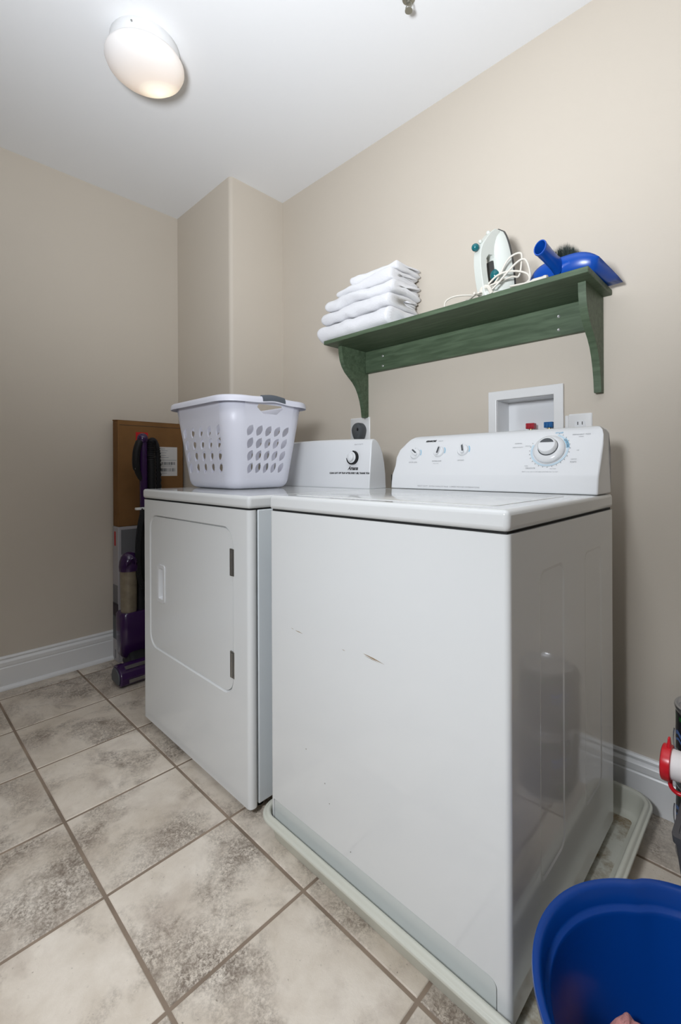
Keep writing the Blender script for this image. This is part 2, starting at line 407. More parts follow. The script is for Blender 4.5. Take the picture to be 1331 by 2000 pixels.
# ------------------------------------------------------------------ washer
def cabinet(x0, x1, y0, y1, z0, z1, r, side=None, front=None):
    """upright sheet-metal cabinet with rounded vertical corners; side / front are callbacks replacing the flat +x / -y faces"""
    g = G(); n = 12
    pts = rrect(x0, x1, y0, y1, r, n); m = len(pts)
    for i in range(m):
        a, b = pts[i], pts[(i+1) % m]
        if side and i == m-1: side(g, a, b); continue          # flat +x run
        if front and i == 3*(n+1)-1: front(g, a, b); continue  # flat -y run
        g.add([(a[0], a[1], z0), (b[0], b[1], z0), (b[0], b[1], z1), (a[0], a[1], z1)], [(0, 1, 2, 3)])
    g.add([(p[0], p[1], z1) for p in pts], [tuple(range(m))]); g.add([(p[0], p[1], z0) for p in pts], [tuple(reversed(range(m)))])
    return g
def recess(g, outline, holes, fn, depth, flange):
    """flat panel with shallow pressed-in fields; fn(a, b, d) maps plane coordinates and depth to 3D"""
    g.poly([outline]+holes, lambda a, b: fn(a, b, 0))
    for h in holes:
        cx = sum(p[0] for p in h)/len(h); cy = sum(p[1] for p in h)/len(h)
        wx = max(p[0] for p in h)-min(p[0] for p in h); wy = max(p[1] for p in h)-min(p[1] for p in h)
        inn = [(cx+(p[0]-cx)*(1-2*flange/wx), cy+(p[1]-cy)*(1-2*flange/wy)) for p in h]
        g.loft([[fn(a, b, 0) for a, b in h], [fn(a, b, depth) for a, b in inn]], False, False)
        g.poly([inn], lambda a, b: fn(a, b, depth))

WX0, WX1, WY0, WY1 = -1.0245, -0.3410, 0.7490, 1.4050
wr = thing('washing_machine', ((WX0+WX1)/2, (WY0+WY1)/2, 0.010), 'white top-loading washing machine standing in an ivory drain pan, right of the dryer', 'washing machine')
K = Kit(wr)
def wside(g, a, b):
    y0, y1 = min(a[1], b[1]), max(a[1], b[1])
    recess(g, [(y0, .040), (y1, .040), (y1, .8925), (y0, .8925)], [rrect(.884, 1.018, .20, .808, .022, 5), rrect(1.158, 1.292, .20, .808, .022, 5)],
           lambda p, q, d: (WX1-d, p, q), 0.0014, 0.006)
kp = [(WX0+.014, .046), (-.366, .046)] + [(-.366-.014+.014*math.cos(a), .094+.014*math.sin(a)) for a in [PI/2*k/5 for k in range(6)]] + [(WX0+.014, .108)]
def wfront(g, a, b):
    x0, x1 = min(a[0], b[0]), max(a[0], b[0])
    g.poly([[(x0, .040), (x1, .040), (x1, .8925), (x0, .8925)], kp], lambda p, q: (p, WY0, q))
    g.loft([[(p, WY0, q) for p, q in kp], [(p, WY0+.012, q) for p, q in kp]], False, False)
K('cabinet', cabinet(WX0, WX1, WY0, WY1, .040, .8925, .011, side=wside, front=wfront), M_ENAMEL, smooth=10)
kq = [(p[0]+(.0022 if p[0] < -.8 else -.0022), p[1]-(.0024 if p[1] > .06 else 0)) for p in kp]
K('toe_panel', G().prism([kq], lambda a, b: (a, WY0+.0016, b), lambda a, b: (a, WY0+.010, b)), M_TOE)
K('toe_gap', G().poly([kp], lambda a, b: (a, WY0+.0118, b)), M_DARK, label='dark joint round the toe panel')
K('seam', G().box(WX0+.006, WX1-.006, WY0+.006, WY1-.004, .890, .900), M_DARK, smooth=0, label='dark seam under the washer top')
K('top', G().box(WX0-.0005, WX1+.0005, WY0-.002, WY1-.002, .8965, .9355), M_ENAMEL, bevel=.010, bsegs=4)
g = G(); g.loft([[(x, y, z) for x, y in rrect(-.985+e, -.395-e, .795+e, 1.205-e, .03, 5)] for z, e in ((.9345, 0), (.9362, 0), (.9370, .003))])
K('lid', g, M_ENAMEL)
for x in (WX0+.06, WX1-.06):
    for y in (WY0+.07, WY1-.07):
        K('foot', G().lathe([(.0, .0125), (.020, .0125), (.022, .018), (.018, .024), (.008, .026), (.008, .044), (.0, .044)], 14, (x, y, 0)), M_DARK)
# console: profile (y, z), ends rounded towards the top
CPW = [(1.2770, .9365), (1.2790, .958), (1.2835, .983), (1.2870, .990), (1.3020, 1.017), (1.3160, 1.045), (1.3300, 1.073), (1.3420, 1.097), (1.3500, 1.111), (1.3580, 1.118), (1.3680, 1.1215), (1.3800, 1.1205), (1.3930, 1.114), (1.4000, 1.103), (1.4010, 1.06), (1.4010, .9365)]
WCX0, WCX1, WZT = -1.020, -.3445, 1.1215
def wins(z, R):
    d = z-(WZT-R)
    return 0 if d <= 0 else R-math.sqrt(max(0, R*R-min(d, R)**2))
g = G(); NX = 28
ring = []
for k in range(NX+1):
    u = k/NX; r_ = []
    for y, z in CPW:
        a = WCX0+wins(z, .085)*.75; b = WCX1-wins(z, .030)*.75
        r_.append((a+(b-a)*u, y, z))
    ring.append(r_)
g.loft(ring)
con = K('console', g, M_PLASTIC_W, bevel=.004, bsegs=3, smooth=30)
for x in (WCX0-.001,):
    K('console_seam', G().box(WCX0-.0005, WCX0+.001, 1.2795, 1.2825, .940, .985), M_DARK, smooth=0)
# face frame of the tilted panel
FA = Vector((0, 1.2870, .990)); FB = Vector((0, 1.3420, 1.097)); FUP = (FB-FA).normalized(); FN = Vector((0, -FUP.z, FUP.y))
def face(x, z): # point on the tilted face at height z
    t = (z-.990)/(1.097-.990); p = FA+(FB-FA)*t; return Vector((x, p.y, p.z))
def on_face(prof, c, n=28, ang=0):
    """lathe standing on the tilted console face"""
    rings = []
    for r, h in prof:
        rings.append([c+Vector((1, 0, 0))*r*math.cos(2*PI*k/n)+FUP*r*math.sin(2*PI*k/n)+FN*h for k in range(n)])
    return G().loft(rings, False, True)
def bar(c, ang, L, W, h0, h1, off=0.0):
    d = Vector((1, 0, 0))*math.cos(ang)+FUP*math.sin(ang); e = Vector((1, 0, 0))*-math.sin(ang)+FUP*math.cos(ang)
    c = c+e*off
    lo = [c+d*x+e*y for x, y in rrect(-L/2, L/2, -W/2, W/2, W*.45, 3)]
    return G().loft([[p+FN*h0 for p in lo], [p+FN*h1 for p in lo]])
def arc(c, r0, r1, a0, a1, h=.0006, n=18):
    g = G(); A = [a0+(a1-a0)*k/n for k in range(n+1)]
    P = lambda r, a: c+Vector((1, 0, 0))*r*math.cos(a)+FUP*r*math.sin(a)+FN*h
    for i in range(n): g.add([P(r0, A[i]), P(r1, A[i]), P(r1, A[i+1]), P(r0, A[i+1])], [(0, 1, 2, 3)])
    return g
for x, z, ang, lab in ((-.9435, 1.057, math.radians(-35), 'knob turned to the left'), (-.848, 1.062, math.radians(-95), 'knob pointing straight down'), (-.757, 1.0645, math.radians(-70), 'knob tilted right')):
    c = face(x, z)
    kb = K('knob', on_face([(.0, 0), (.0195, 0), (.0195, .003), (.0175, .006), (.0, .006)], c), M_PLASTIC_W, parent=con)
    kb['label'] = lab
    K('knob_grip', bar(c, ang, .032, .011, .005, .016), M_PLASTIC_W, parent=con, bevel=.0015, bsegs=2)
    K('knob_inlay', bar(c, ang, .024, .0055, .015, .0166, off=.0035), M_GREYP, parent=con, label='dark inlay of a control knob')
    K('dial_print', arc(c, .0215, .0245, math.radians(-15), math.radians(45)), M_INKB, parent=con, smooth=0, label='blue printed arc')
    K('dial_mark', on_face([(.0, .0004), (.0014, .0004), (.0014, .0008)], c+FUP*.0235+Vector((-.008, 0, 0)), 10), M_INKG, parent=con)
c = face(-.4815, 1.058)
K('dial_ring', arc(c, .047, .0525, math.radians(-200), math.radians(70), n=48), M_INKP, parent=con, smooth=0, label='pale blue printed cycle ring')
for k in range(22):
    a = math.radians(-205+k*13)
    K('dial_tick', arc(c, .054, .057, a, a+.035, n=2), M_INKG, parent=con, smooth=0)
K('dial_print', arc(c, .0455, .054, math.radians(5), math.radians(42)), M_INKB, parent=con, smooth=0)
K('timer_dial', on_face([(.0, 0), (.043, 0), (.0435, .006), (.041, .010), (.034, .013), (.030, .014), (.0, .014)], c, 40), M_PLASTIC_W, parent=con, label='large white cycle timer dial')
K('timer_cup', on_face([(.0, .013), (.0285, .013), (.0275, .015), (.0, .015)], c+FUP*.002, 36), M_GREYP, parent=con, label='charcoal ring of the timer dial')
K('timer_grip', on_face([(.0, .013), (.0262, .013), (.0255, .024), (.0225, .0275), (.0, .0275)], c+FUP*.003, 36), M_PLASTIC_W, parent=con)
gi = [( .021*math.cos(a), .021*math.sin(a)) for a in [math.radians(25+130*k/12) for k in range(13)]]
K('timer_inlay', G().prism([gi], lambda a, b: c+Vector((1, 0, 0))*a+FUP*(b+.001)+FN*.027, lambda a, b: c+Vector((1, 0, 0))*a+FUP*(b+.001)+FN*.0288), M_GREYP, parent=con, label='dark inlay of the timer dial')
R_ = wr.location
def wt(body, x, z, size, m=M_INKG, **k):
    p = face(x, z)+FN*.0007
    return text('lettering', body, m, con, R_, p, (1, 0, 0), FUP, size, **k)
wt('KENMORE', -.893, 1.098, .0088, M_INK, shear=.35, bold=.0006)
wt('SERIES 80', -.853, 1.0985, .0045)
wt('WATER LEVEL', -.944, 1.026, .0058); wt('TEMPERATURE', -.848, 1.029, .0058); wt('WASH / RINSE', -.848, 1.0215, .0035); wt('OPTIONS', -.757, 1.0305, .0058)
wt('CYCLES', -.462, 1.1125-.008, .0062, M_INKB, bold=.0002); wt('PERMANENT PRESS', -.402, 1.097, .0055); wt('MEDIUM', -.402, 1.0915, .0035)
wt('NORMAL', -.575, 1.078, .0055); wt('HEAVY DUTY', -.575, 1.066, .0052); wt('REGULAR', -.545, 1.070, .0036); wt('DELICATE', -.525, 1.004, .0062)
wt('SOAK', -.538, 1.011, .0040); wt('KNITS', -.412, 1.021, .0060); wt('GENTLE', -.412, 1.029, .0042); wt('OFF', -.405, 1.053, .0042); wt('PRE WASH', -.462, 1.003, .0036)
wt('SELECT CYCLE  PUSH IN AND TURN CLOCKWISE  PULL TO START', -.497, .9945, .0034)
text('lettering', 'HEAVY DUTY   EXTRA CAPACITY PLUS   3 SPEED MOTOR COMBINATIONS', M_INKG, con, R_, (-.79, 1.2772, .945), (1, 0, 0), (0, .08, 1), .0060, sx=1.15)
# scratches and rust streaks on the front
def streak(x0, z0, x1, z1, wd, nm='scratch'):
    d = Vector((x1-x0, 0, z1-z0)); n = Vector((-d.z, 0, d.x)).normalized(); P = Vector((x0, WY0-.0004, z0))
    pts = [(0, 0), (.2, .5), (.5, .9), (.8, .4), (1, 0), (.7, -.4), (.45, -.8), (.15, -.5)]
    K(nm, G().add([P+d*a+n*wd*b for a, b in pts], [tuple(range(8))]), M_RUST, smooth=0, label='thin brown scratch in the white front')
streak(-.679, .596, -.617, .589, .0016); streak(-.675, .592, -.63, .588, .0007); streak(-.916, .590, -.885, .588, .0011); streak(-.932, .592, -.921, .5905, .0006); streak(-.745, .587, -.735, .586, .0007)
for x, z in ((-.875, .300), (-.806, .246), (-.79, .205), (-.72, .13)):
    K('speck', G().lathe([(0, 0), (.0012, 0)], 8, (x, WY0-.0004, z), 'y', cap=True), M_RUST, smooth=0)

# ------------------------------------------------------------------ drain pan
PX0, PX1, PY0, PY1 = -1.056, -.262, .715, 1.525
pr = thing('drain_pan', ((PX0+PX1)/2, (PY0+PY1)/2, 0.0), 'shallow ivory plastic drain pan under the washer, stained brown inside', 'drain pan')
K = Kit(pr)
prof = [(0, .0645), (0, .069), (.0015, .0705), (.005, .0700), (.007, .0715), (.009, .0755), (.0135, .0775), (.018, .0765), (.021, .072), (.0225, .064), (.027, .040), (.030, .020), (.037, .0095), (.050, .0065)]
g = G(); rings = []
low = [(.026, .0), (.018, .040), (.010, .062), (.006, .0675)]
def prect(i, R=.062): return rrect(PX0+i, PX1-i, PY0+i, PY1-i, max(R-i, .012), 8)
for i, z in [(.034, .001), (.028, .02), (.0245, .040), (.020, .058), (.016, .0635), (.002, .0640)]+prof:
    rings.append([(x, y, z) for x, y in prect(i)])
g.loft(rings, True, False)
K('rim', g, M_PAN, smooth=60)
g = G(); o_ = prect(.0498)
g.poly([o_], lambda a, b: (a, b, .0066))
K('pan_floor', g, M_PANFLOOR)
for yy in (.95, 1.2):
    pass

# ------------------------------------------------------------------ dryer
DX0, DX1, DY0, DY1 = -1.848, -1.1065, .737, 1.400
dr_ = thing('clothes_dryer', ((DX0+DX1)/2, (DY0+DY1)/2, 0), 'white front-loading clothes dryer left of the washer, square door with side hinges', 'dryer')
K = Kit(dr_)
door_o = rrect(-1.788, -1.191, .324, .833, .055, 7)
def dfront(g, a, b):
    x0, x1 = min(a[0], b[0]), max(a[0], b[0])
    g.poly([[(x0, .028), (x1, .028), (x1, .888), (x0, .888)], door_o], lambda p, q: (p, DY0, q))
    inn = rrect(-1.788+.006, -1.191-.006, .330, .827, .050, 7); mid = rrect(-1.788+.002, -1.191-.002, .326, .831, .053, 7)
    g.loft([[(p, DY0, q) for p, q in door_o], [(p, DY0+.002, q) for p, q in mid], [(p, DY0+.009, q) for p, q in inn]], False, False)
g = cabinet(DX0, DX1, DY0, .768, .028, .888, .014, front=dfront)
K('front_panel', g, M_ENAMEL, smooth=35)
K('cabinet', G().box(DX0+.003, DX1-.004, .7705, DY1, .030, .888), M_SIDE, bevel=.003, bsegs=2)
K('seam', G().box(DX0+.006, DX1-.008, DY0+.008, DY1-.004, .886, .896), M_DARK, smooth=0)
K('top', G().box(DX0-.001, DX1+.001, DY0-.002, DY1-.002, .8925, .9290), M_ENAMEL, bevel=.010, bsegs=4)
hx0, hx1, hz0, hz1 = -1.722, -1.660, .508, .648
dor = G(); ho = rrect(hx0+.004, hx1-.004, hz0+.004, hz1-.004, .008, 4); dp = rrect(-1.7818, -1.1972, .3302, .8268, .0495, 7)
dor.poly([dp, ho], lambda p, q: (p, DY0+.003, q))
dor.loft([[(p, DY0+.003, q) for p, q in dp], [(p, DY0+.012, q) for p, q in dp]], False, False)
door = K('door', dor, M_ENAMEL)
g = G(); hf = rrect(hx0, hx1, hz0, hz1, .010, 4); hi = rrect(hx0+.013, hx1-.011, hz0+.013, hz1-.013, .006, 4)
g.poly([hf, hi], lambda p, q: (p, DY0-.0005, q))
g.loft([[(p, DY0-.0005, q) for p, q in hf], [(p, DY0+.004, q) for p, q in hf]], False, False)
back = rrect(hx0+.020, hx1-.014, hz0+.018, hz1-.018, .005, 4)
g.loft([[(p, DY0-.0005, q) for p, q in hi], [(p, DY0+.024, q) for p, q in back]], False, True)
K('handle', g, M_PLASTIC_W, parent=door, label='recessed white door pull')
for z0, z1 in ((.686, .768), (.380, .460)):
    h = K('hinge', G().box(-1.210, -1.186, DY0-.0008, DY0+.006, z0, z1), M_CHROME, smooth=0, bevel=.001, bsegs=1, label='steel door hinge')
    K('hinge_pin', G().lathe([(0, z0+.004), (.0035, z0+.004), (.0035, z1-.004), (0, z1-.004)], 10, (-1.198, DY0-.001, 0)), M_CHROME, parent=h)
for x in (DX0+.05, DX1-.05):
    for y in (DY0+.06, DY1-.06):
        K('foot', G().lathe([(0, 0), (.018, 0), (.018, .012), (.008, .015), (.008, .032), (0, .032)], 12, (x, y, 0)), M_DARK)
# dryer console
DCX0, DCX1 = -1.822, -1.1325
CPD = [(1.2860, .9285), (1.2865, .945), (1.3010, 1.104), (1.3035, 1.113), (1.3090, 1.1180), (1.3180, 1.1195), (1.3290, 1.1165), (1.3420, 1.107), (1.3560, 1.090), (1.3680, 1.066), (1.3780, 1.032), (1.3850, .985), (1.3880, .9285)]
g = G().loft([[(DCX0+(DCX1-DCX0)*k/12, y, z+.008*math.sin(PI*k/12)*max(0, (z-1.0)/.12)) for y, z in CPD] for k in range(13)])
con2 = K('console', g, M_PLASTIC_W, bevel=.004, bsegs=3, smooth=30)
DA = Vector((0, 1.2865, .945)); DUP = Vector((0, .0145, .159)).normalized(); DN = Vector((0, -DUP.z, DUP.y))
def dface(x, z): return DA+DUP*((z-.945)/DUP.z)+Vector((x, 0, 0))
c = dface(-1.222, 1.049)
def on_d(prof, n=32): return G().loft([[c+Vector((1, 0, 0))*r*math.cos(2*PI*k/n)+DUP*r*math.sin(2*PI*k/n)+DN*h for k in range(n)] for r, h in prof], False, True)
K('timer_dial', on_d([(.024, 0), (.024, .010), (.0215, .013), (0.0, .013)]), M_PLASTIC_W, parent=con2, label='round white timer dial')
K('timer_grip', on_d([(.0165, .012), (.0155, .022), (.013, .024), (0, .024)]), M_PLASTIC_W, parent=con2)
g = G(); n = 26
for i in range(n):
    q = [math.radians(-175+255*k/n) for k in (i, i+1)]
    P = lambda r, a, h: c+Vector((1, 0, 0))*r*math.cos(a)+DUP*r*math.sin(a)+DN*h
    g.add([P(.0225, q[0], .0125), P(.0275, q[0], .0125), P(.0275, q[1], .0125), P(.0225, q[1], .0125), P(.0275, q[0], .0), P(.0275, q[1], .0)], [(0, 1, 2, 3), (1, 4, 5, 2)])
K('dial_ring', g, M_CORDB, parent=con2, smooth=0, label='black ring round the dryer dial')
R_ = dr_.location
text('lettering', 'Amana', M_INK, con2, R_, dface(-1.222, 1.001)+DN*.0006, (1, 0, 0), DUP, .021, shear=.4, bold=.0007, sx=.9)
text('lettering', 'CLEAN LINT OFF TRAP AFTER EVERY USE, THANK YOU', M_INK, con2, R_, dface(-1.243, .985)+DN*.0006, (1, 0, 0), DUP, .0098, sx=.90, bold=.0005)
text('lettering', 'HEAVY DUTY', M_INKG, con2, R_, dface(-1.198, 1.098)+DN*.0006, (1, 0, 0), DUP, .007, sx=1.1)

# ------------------------------------------------------------------ laundry basket on the dryer
BZ, BH = .9305, .341
BCX, BCY = -1.647, 1.046
br_ = thing('laundry_basket', (BCX, BCY, BZ), 'white plastic laundry basket with leaf-shaped holes and grey grips on the dryer', 'basket')
K = Kit(br_, local=True)
def bdim(z): # half sizes and corner radius at height z
    t = z/BH
    return .180+.046*t, .137+.0465*t, .056+.012*t
def bslice(z, n=8):
    a, b, r = bdim(z); return rrect(-a, a, -b, b, r, n)
g = G()
rings = []
for z, e in ((.0, .036), (.002, .022), (.007, .011), (.016, .0035), (.026, .0008), (.034, 0)):
    a, b, r = bdim(max(z, .0)); rings.append([(x, y, z) for x, y in rrect(-a+e, a-e, -b+e, b-e, max(r-e, .02), 8)])
g.loft(rings, True, False)
# four corners (plain quads), four faces with holes
zs = [.034]+[.080+(r_-.5)*.047 for r_ in range(5)]+[BH-.004]
n = 8
for q in range(4):
    for k in range(n):
        i0 = q*(n+1)+k
        for za, zb in zip(zs[:-1], zs[1:]):
            A, B_ = bslice(za, n), bslice(zb, n)
            g.add([(*A[i0], za), (*A[i0+1], za), (*B_[i0+1], zb), (*B_[i0], zb)], [(0, 1, 2, 3)])
def leaf(cx, cz, w_, h_, tilt):
    pts = []
    for k in range(7):
        t = -1+2*k/6; pts.append((w_*(1-t*t), h_*t))
    for k in range(1, 6):
        t = 1-2*k/6; pts.append((-w_*(1-t*t), h_*t))
    ct, st = math.cos(tilt), math.sin(tilt)
    return [(cx+x*ct+y*st, cz-x*st+y*ct) for x, y in pts]
def bface(q, cols, span, slot):
    """flat face q between corner q and q+1; u runs 0..1 along it"""
    i0 = q*(n+1)+n; i1 = ((q+1)*(n+1)) % (4*(n+1))
    def fn(u, z):
        S_ = bslice(z, n); a, b = S_[i0], S_[i1]; return (a[0]+(b[0]-a[0])*u, a[1]+(b[1]-a[1])*u, z)
    S_ = bslice(.17, n); L = math.hypot(S_[i1][0]-S_[i0][0], S_[i1][1]-S_[i0][1])
    pu = span/(cols-1)*.5
    ul = [0]+[.5+(c_-cols/2)*span/(cols-1) for c_ in range(cols+1)]+[1]
    ul[1] = max(ul[1], .01); ul[-2] = min(ul[-2], .99)
    zl = [.034]+[.080+(r_-.5)*.047 for r_ in range(5)]
    zt = BH-.004
    def cell(u0, u1, z0, z1, hole=None):
        out = [(u0, z0), (u1, z0), (u1, z1), (u0, z1)]
        if hole: g.poly([out, hole], fn)
        else:
            k = len(g.f); g.add([fn(*p) for p in out], [(0, 1, 2, 3)]); g.flat.add(k)
    for r_ in range(5):
        for c_ in range(len(ul)-1):
            h_ = None
            if r_ > 0 and 0 < c_ < len(ul)-2:
                u = .5+(c_-1-(cols-1)/2)*span/(cols-1)
                h_ = [(u+p[0]/L, p[1]) for p in leaf(0, .080+(r_-1)*.047, .0130, .0236, math.radians(28))]
            cell(ul[c_], ul[c_+1], zl[r_], zl[r_+1], h_)
    if slot:
        w2 = .052/L; zz = .308
        cell(0, .5-w2*1.3, zl[-1], zt); cell(.5+w2*1.3, 1, zl[-1], zt)
        cell(.5-w2*1.3, .5+w2*1.3, zl[-1], zt, [(.5-w2, zz), (.5-w2*.55, zz-.022), (.5+w2*.55, zz-.022), (.5+w2, zz), (.5+w2*.9, zz+.012), (.5-w2*.9, zz+.012)])
    else: cell(0, 1, zl[-1], zt)
for q, cols, span, slot in ((0, 5, .88, False), (1, 5, .80, True), (2, 5, .88, False), (3, 5, .80, True)): bface(q, cols, span, slot)
K('body', g, M_BASKET, solid=.0028, smooth=30)
# rim flange
a, b, r = bdim(BH); g = G(); rings = []
def hump(x, y): # the rim rises over the grips
    return .008*math.exp(-(y/.05)**2) if abs(x) > a-.01 else 0.0
for e, z in ((-.001, BH-.010), (.001, BH-.002), (.006, BH+.003), (.014, BH+.003), (.020, BH-.001), (.023, BH-.010), (.0235, BH-.021), (.021, BH-.021), (.020, BH-.011), (.016, BH-.005), (.004, BH-.005)):
    ring = []
    base = rrect(-a-e, a+e, -b-e, b+e, r+e, 10)
    # add points along the short sides
    pts = []
    for i, p in enumerate(base):
        pts.append(p); q = base[(i+1) % len(base)]
        if math.hypot(q[0]-p[0], q[1]-p[1]) > .08:
            for k in range(1, 10): pts.append((p[0]+(q[0]-p[0])*k/10, p[1]+(q[1]-p[1])*k/10))
    ring = [(x, y, z+hump(x, y)) for x, y in pts]
    rings.append(ring)
rings.append(rings[0])
g.loft(rings, False, False)
K('rim', g, M_BASKET, smooth=50)
for sx in (1, -1):
    g = G(); rings = []
    for k in range(13):
        t = -1+2*k/12; y = .052*t; zz = BH+.008*math.exp(-(y/.05)**2)
        rings.append([(sx*(a+ex), y, zz+ez) for ex, ez in ((.003, .001), (.006, .0065), (.014, .0075), (.021, .004), (.0255, -.008), (.0255, -.0165), (.0225, -.0165), (.018, -.004))])
    g.loft(rings)
    K('grip', g, M_GRIP, smooth=60, label='slate grey hand grip')

# ------------------------------------------------------------------ wall shelf
SX0, SX1, SY0, SZ0, SZ1 = -1.436, -.382, 1.338, 1.5395, 1.5565
sr = thing('wall_shelf', ((SX0+SX1)/2, YB, 1.24), 'dark green wooden wall shelf on two scrolled brackets above the washer', 'shelf')
K = Kit(sr)
K('board', G().box(SX0, SX1, SY0, YB, SZ0, SZ1), M_WOOD, bevel=.0025, bsegs=2)
K('back_rail', G().box(-1.388, -.428, 1.555, YB, 1.441, SZ0), M_WOOD, bevel=.002, bsegs=2)
BR = [(1.400, 1.5395), (1.402, 1.510), (1.408, 1.480), (1.420, 1.455), (1.438, 1.432), (1.462, 1.413), (1.487, 1.394), (1.507, 1.372), (1.523, 1.345), (1.535, 1.315), (1.544, 1.280), (1.549, 1.245), (1.5495, 1.240), (1.575, 1.240), (1.575, 1.5395)]
for x0, x1 in ((-1.4095, -1.388), (-.428, -.4065)):
    b_ = K('bracket', G().prism([BR], lambda p, q: (x0, p, q), lambda p, q: (x1, p, q)), M_WOOD, smooth=30, bevel=.0015, bsegs=2)
for x in (-.5345, -1.286):
    for z in (1.505, 1.461):
        K('screw', G().lathe([(0, 1.5535), (.0035, 1.553), (.0052, 1.5545), (.0052, 1.556)], 12, (x, 0, z), 'y', cap=True), M_SCREW, label='zinc screw head in the shelf rail')

# ------------------------------------------------------------------ towels
ZT = [SZ1+.0006, 1.634, 1.692, 1.742, 1.782, 1.816]
def surf(k, x, y):
    """height of the boundary above towel k-1, shared by neighbours so that they touch without crossing"""
    if k == 0: return ZT[0]
    return ZT[k]+.016*noise.noise(Vector((x*7.5, y*6, k*3.1)))+.008*noise.noise(Vector((x*21, y*17, k*5.7)))-.020*max(0, (-1.33-x)/.16)*(k/5)+(.010*(x+1.2)/.12 if x > -1.2 else 0)*(k/5)
def towel(k, x0, x1, y0, y1, label, layers=2, skew=0.0):
    """folded towel: nested U folds with the fold towards the room"""
    cx, cy = (x0+x1)/2, (y0+y1)/2
    e = thing('folded_towel', (cx, cy, ZT[k]), label, 'towel', 'folded white towels on the shelf')
    K = Kit(e)
    h = 1.0; hx, hy = (x1-x0)/2, (y1-y0)/2; th = h/(2*layers); hm = ZT[k+1]-ZT[k]
    for L in range(layers):
        mid = h/2; rr = h/2-th*(L+.5); yb, yf = hy-.004*L, -hy+hm/2+hm*th*L*.15
        path = [(yb-(yb-yf)*q/11, mid+rr) for q in range(12)]
        path += [(yf-rr*hm*math.sin(a), mid+rr*math.cos(a)) for a in [PI*q/8 for q in range(1, 8)]]
        path += [(yf+(yb-yf)*q/11, mid-rr) for q in range(12)]
        P = [Vector((0, p[0], p[1]*hm)) for p in path]; m = len(P); hw = th*hm*.485
        up, dn = [], []
        for i in range(m):
            t = (P[min(i+1, m-1)]-P[max(i-1, 0)]).normalized(); nn = Vector((0, -t.z, t.y))
            up.append(P[i]+nn*hw); dn.append(P[i]-nn*hw)
        loop = up+list(reversed(dn)); NXT = 40; rings = []
        for q_ in range(NXT+1):
            u = -1+2*q_/NXT
            end = max(0, (-u-.90)/.10); close = 1-.85*(1-math.sqrt(max(0, 1-end*end)))   # left end rolls in
            re_ = max(0, (u-.95)/.05); close *= 1-.35*re_
            ring = []
            for i, p in enumerate(loop):
                c_ = P[i if i < m else 2*m-1-i]; q = c_+(p-c_)*close
                if end: q = Vector((0, q.y, hm/2+(q.z-hm/2)*(1-.6*end*end)))
                f = min(1, max(0, q.z/hm))
                lx = u*(hx-.008*L-.007*noise.noise(Vector((L*3.1, q.y*12, k*2.3))))
                yy = q.y+.013*noise.noise(Vector((lx*6+k*1.3, L*1.0+f*1.2, k*7.1)))+skew*lx
                wx, wy = cx+lx, min(cy+yy, 1.571)
                f2 = f+.16*math.sin(PI*f)*noise.noise(Vector((lx*9, yy*9, k+L*4.0)))+.10*math.sin(PI*f)*noise.noise(Vector((lx*24, yy*22, k*2+L)))
                z_a, z_b = surf(k, wx, wy)+.0012, surf(k+1, wx, wy)-.0012
                ring.append((wx, wy, z_a+(z_b-z_a)*f2))
            rings.append(ring)
        K('fold', G().loft(rings), M_TOWEL, smooth=70, subsurf=1, weld=False)
    return e
towel(0, -1.500, -1.086, 1.344, 1.560, 'bottom folded white towel, lying on the green shelf board and overhanging its left end')
towel(1, -1.484, -1.088, 1.352, 1.562, 'second folded white towel from the bottom of the stack on the shelf', skew=-.03)
towel(2, -1.450, -1.082, 1.358, 1.562, 'third folded white towel up, in the middle of the stack on the shelf', skew=.03)
towel(3, -1.405, -1.090, 1.370, 1.562, 'fourth folded white towel up, just under the topmost one', skew=-.04)
towel(4, -1.330, -1.084, 1.392, 1.562, 'topmost folded white towel of the stack on the shelf', skew=.02)

# ------------------------------------------------------------------ clothes iron
ia = math.radians(70); nI = Vector((math.cos(ia), math.sin(ia), 0)); wI = Vector((-math.sin(ia), math.cos(ia), 0))
lean = math.radians(6); aI = Vector((0, 0, math.cos(lean)))-nI*math.sin(lean); hI = -nI*math.cos(lean)-Vector((0, 0, math.sin(lean)))
IO = Vector((-.672, 1.462, SZ1+.0128))       # heel of the sole; the iron leans back on its heel rest
ir = thing('clothes_iron', (IO.x, IO.y, SZ1), 'white electric clothes iron with teal buttons standing upright on the green shelf', 'iron')
K = Kit(ir)
def I(a, h, w_): return IO+(aI*a+hI*h+wI*w_)*.95
def boat(scale, a0, a1, n=14):
    """sole outline, heel flat, tip pointed: list of (a, w)"""
    pts = []
    for k in range(n+1):
        t = k/n; pts.append((a0+(a1-a0)*t, -.056*scale*math.sqrt(max(0, 1-t**2.3))*(1-.10*(1-t)**3)))
    return pts+[(p[0], -p[1]) for p in reversed(pts[:-1])]
def boatloft(levels):
    return G().loft([[I(a, h, w_) for a, w_ in boat(s_, a0, a1)] for h, s_, a0, a1 in levels])
K('soleplate', boatloft([(0, .96, .002, .243), (.002, 1.0, .0, .246), (.010, 1.0, .0, .246)]), M_IRONDARK, smooth=35)
K('skirt', boatloft([(.010, .985, .001, .243), (.022, .95, .0, .238), (.036, .80, .0, .226), (.050, .58, .0, .208), (.056, .45, .004, .20)]), M_IRON, smooth=50)
ho = [(.232, .022), (.236, .040), (.222, .062), (.200, .084), (.178, .103), (.160, .113), (.142, .118), (.110, .121), (.070, .120), (.030, .116), (.004, .112), (.0, .104), (.0, .040), (.10, .035), (.19, .028)]
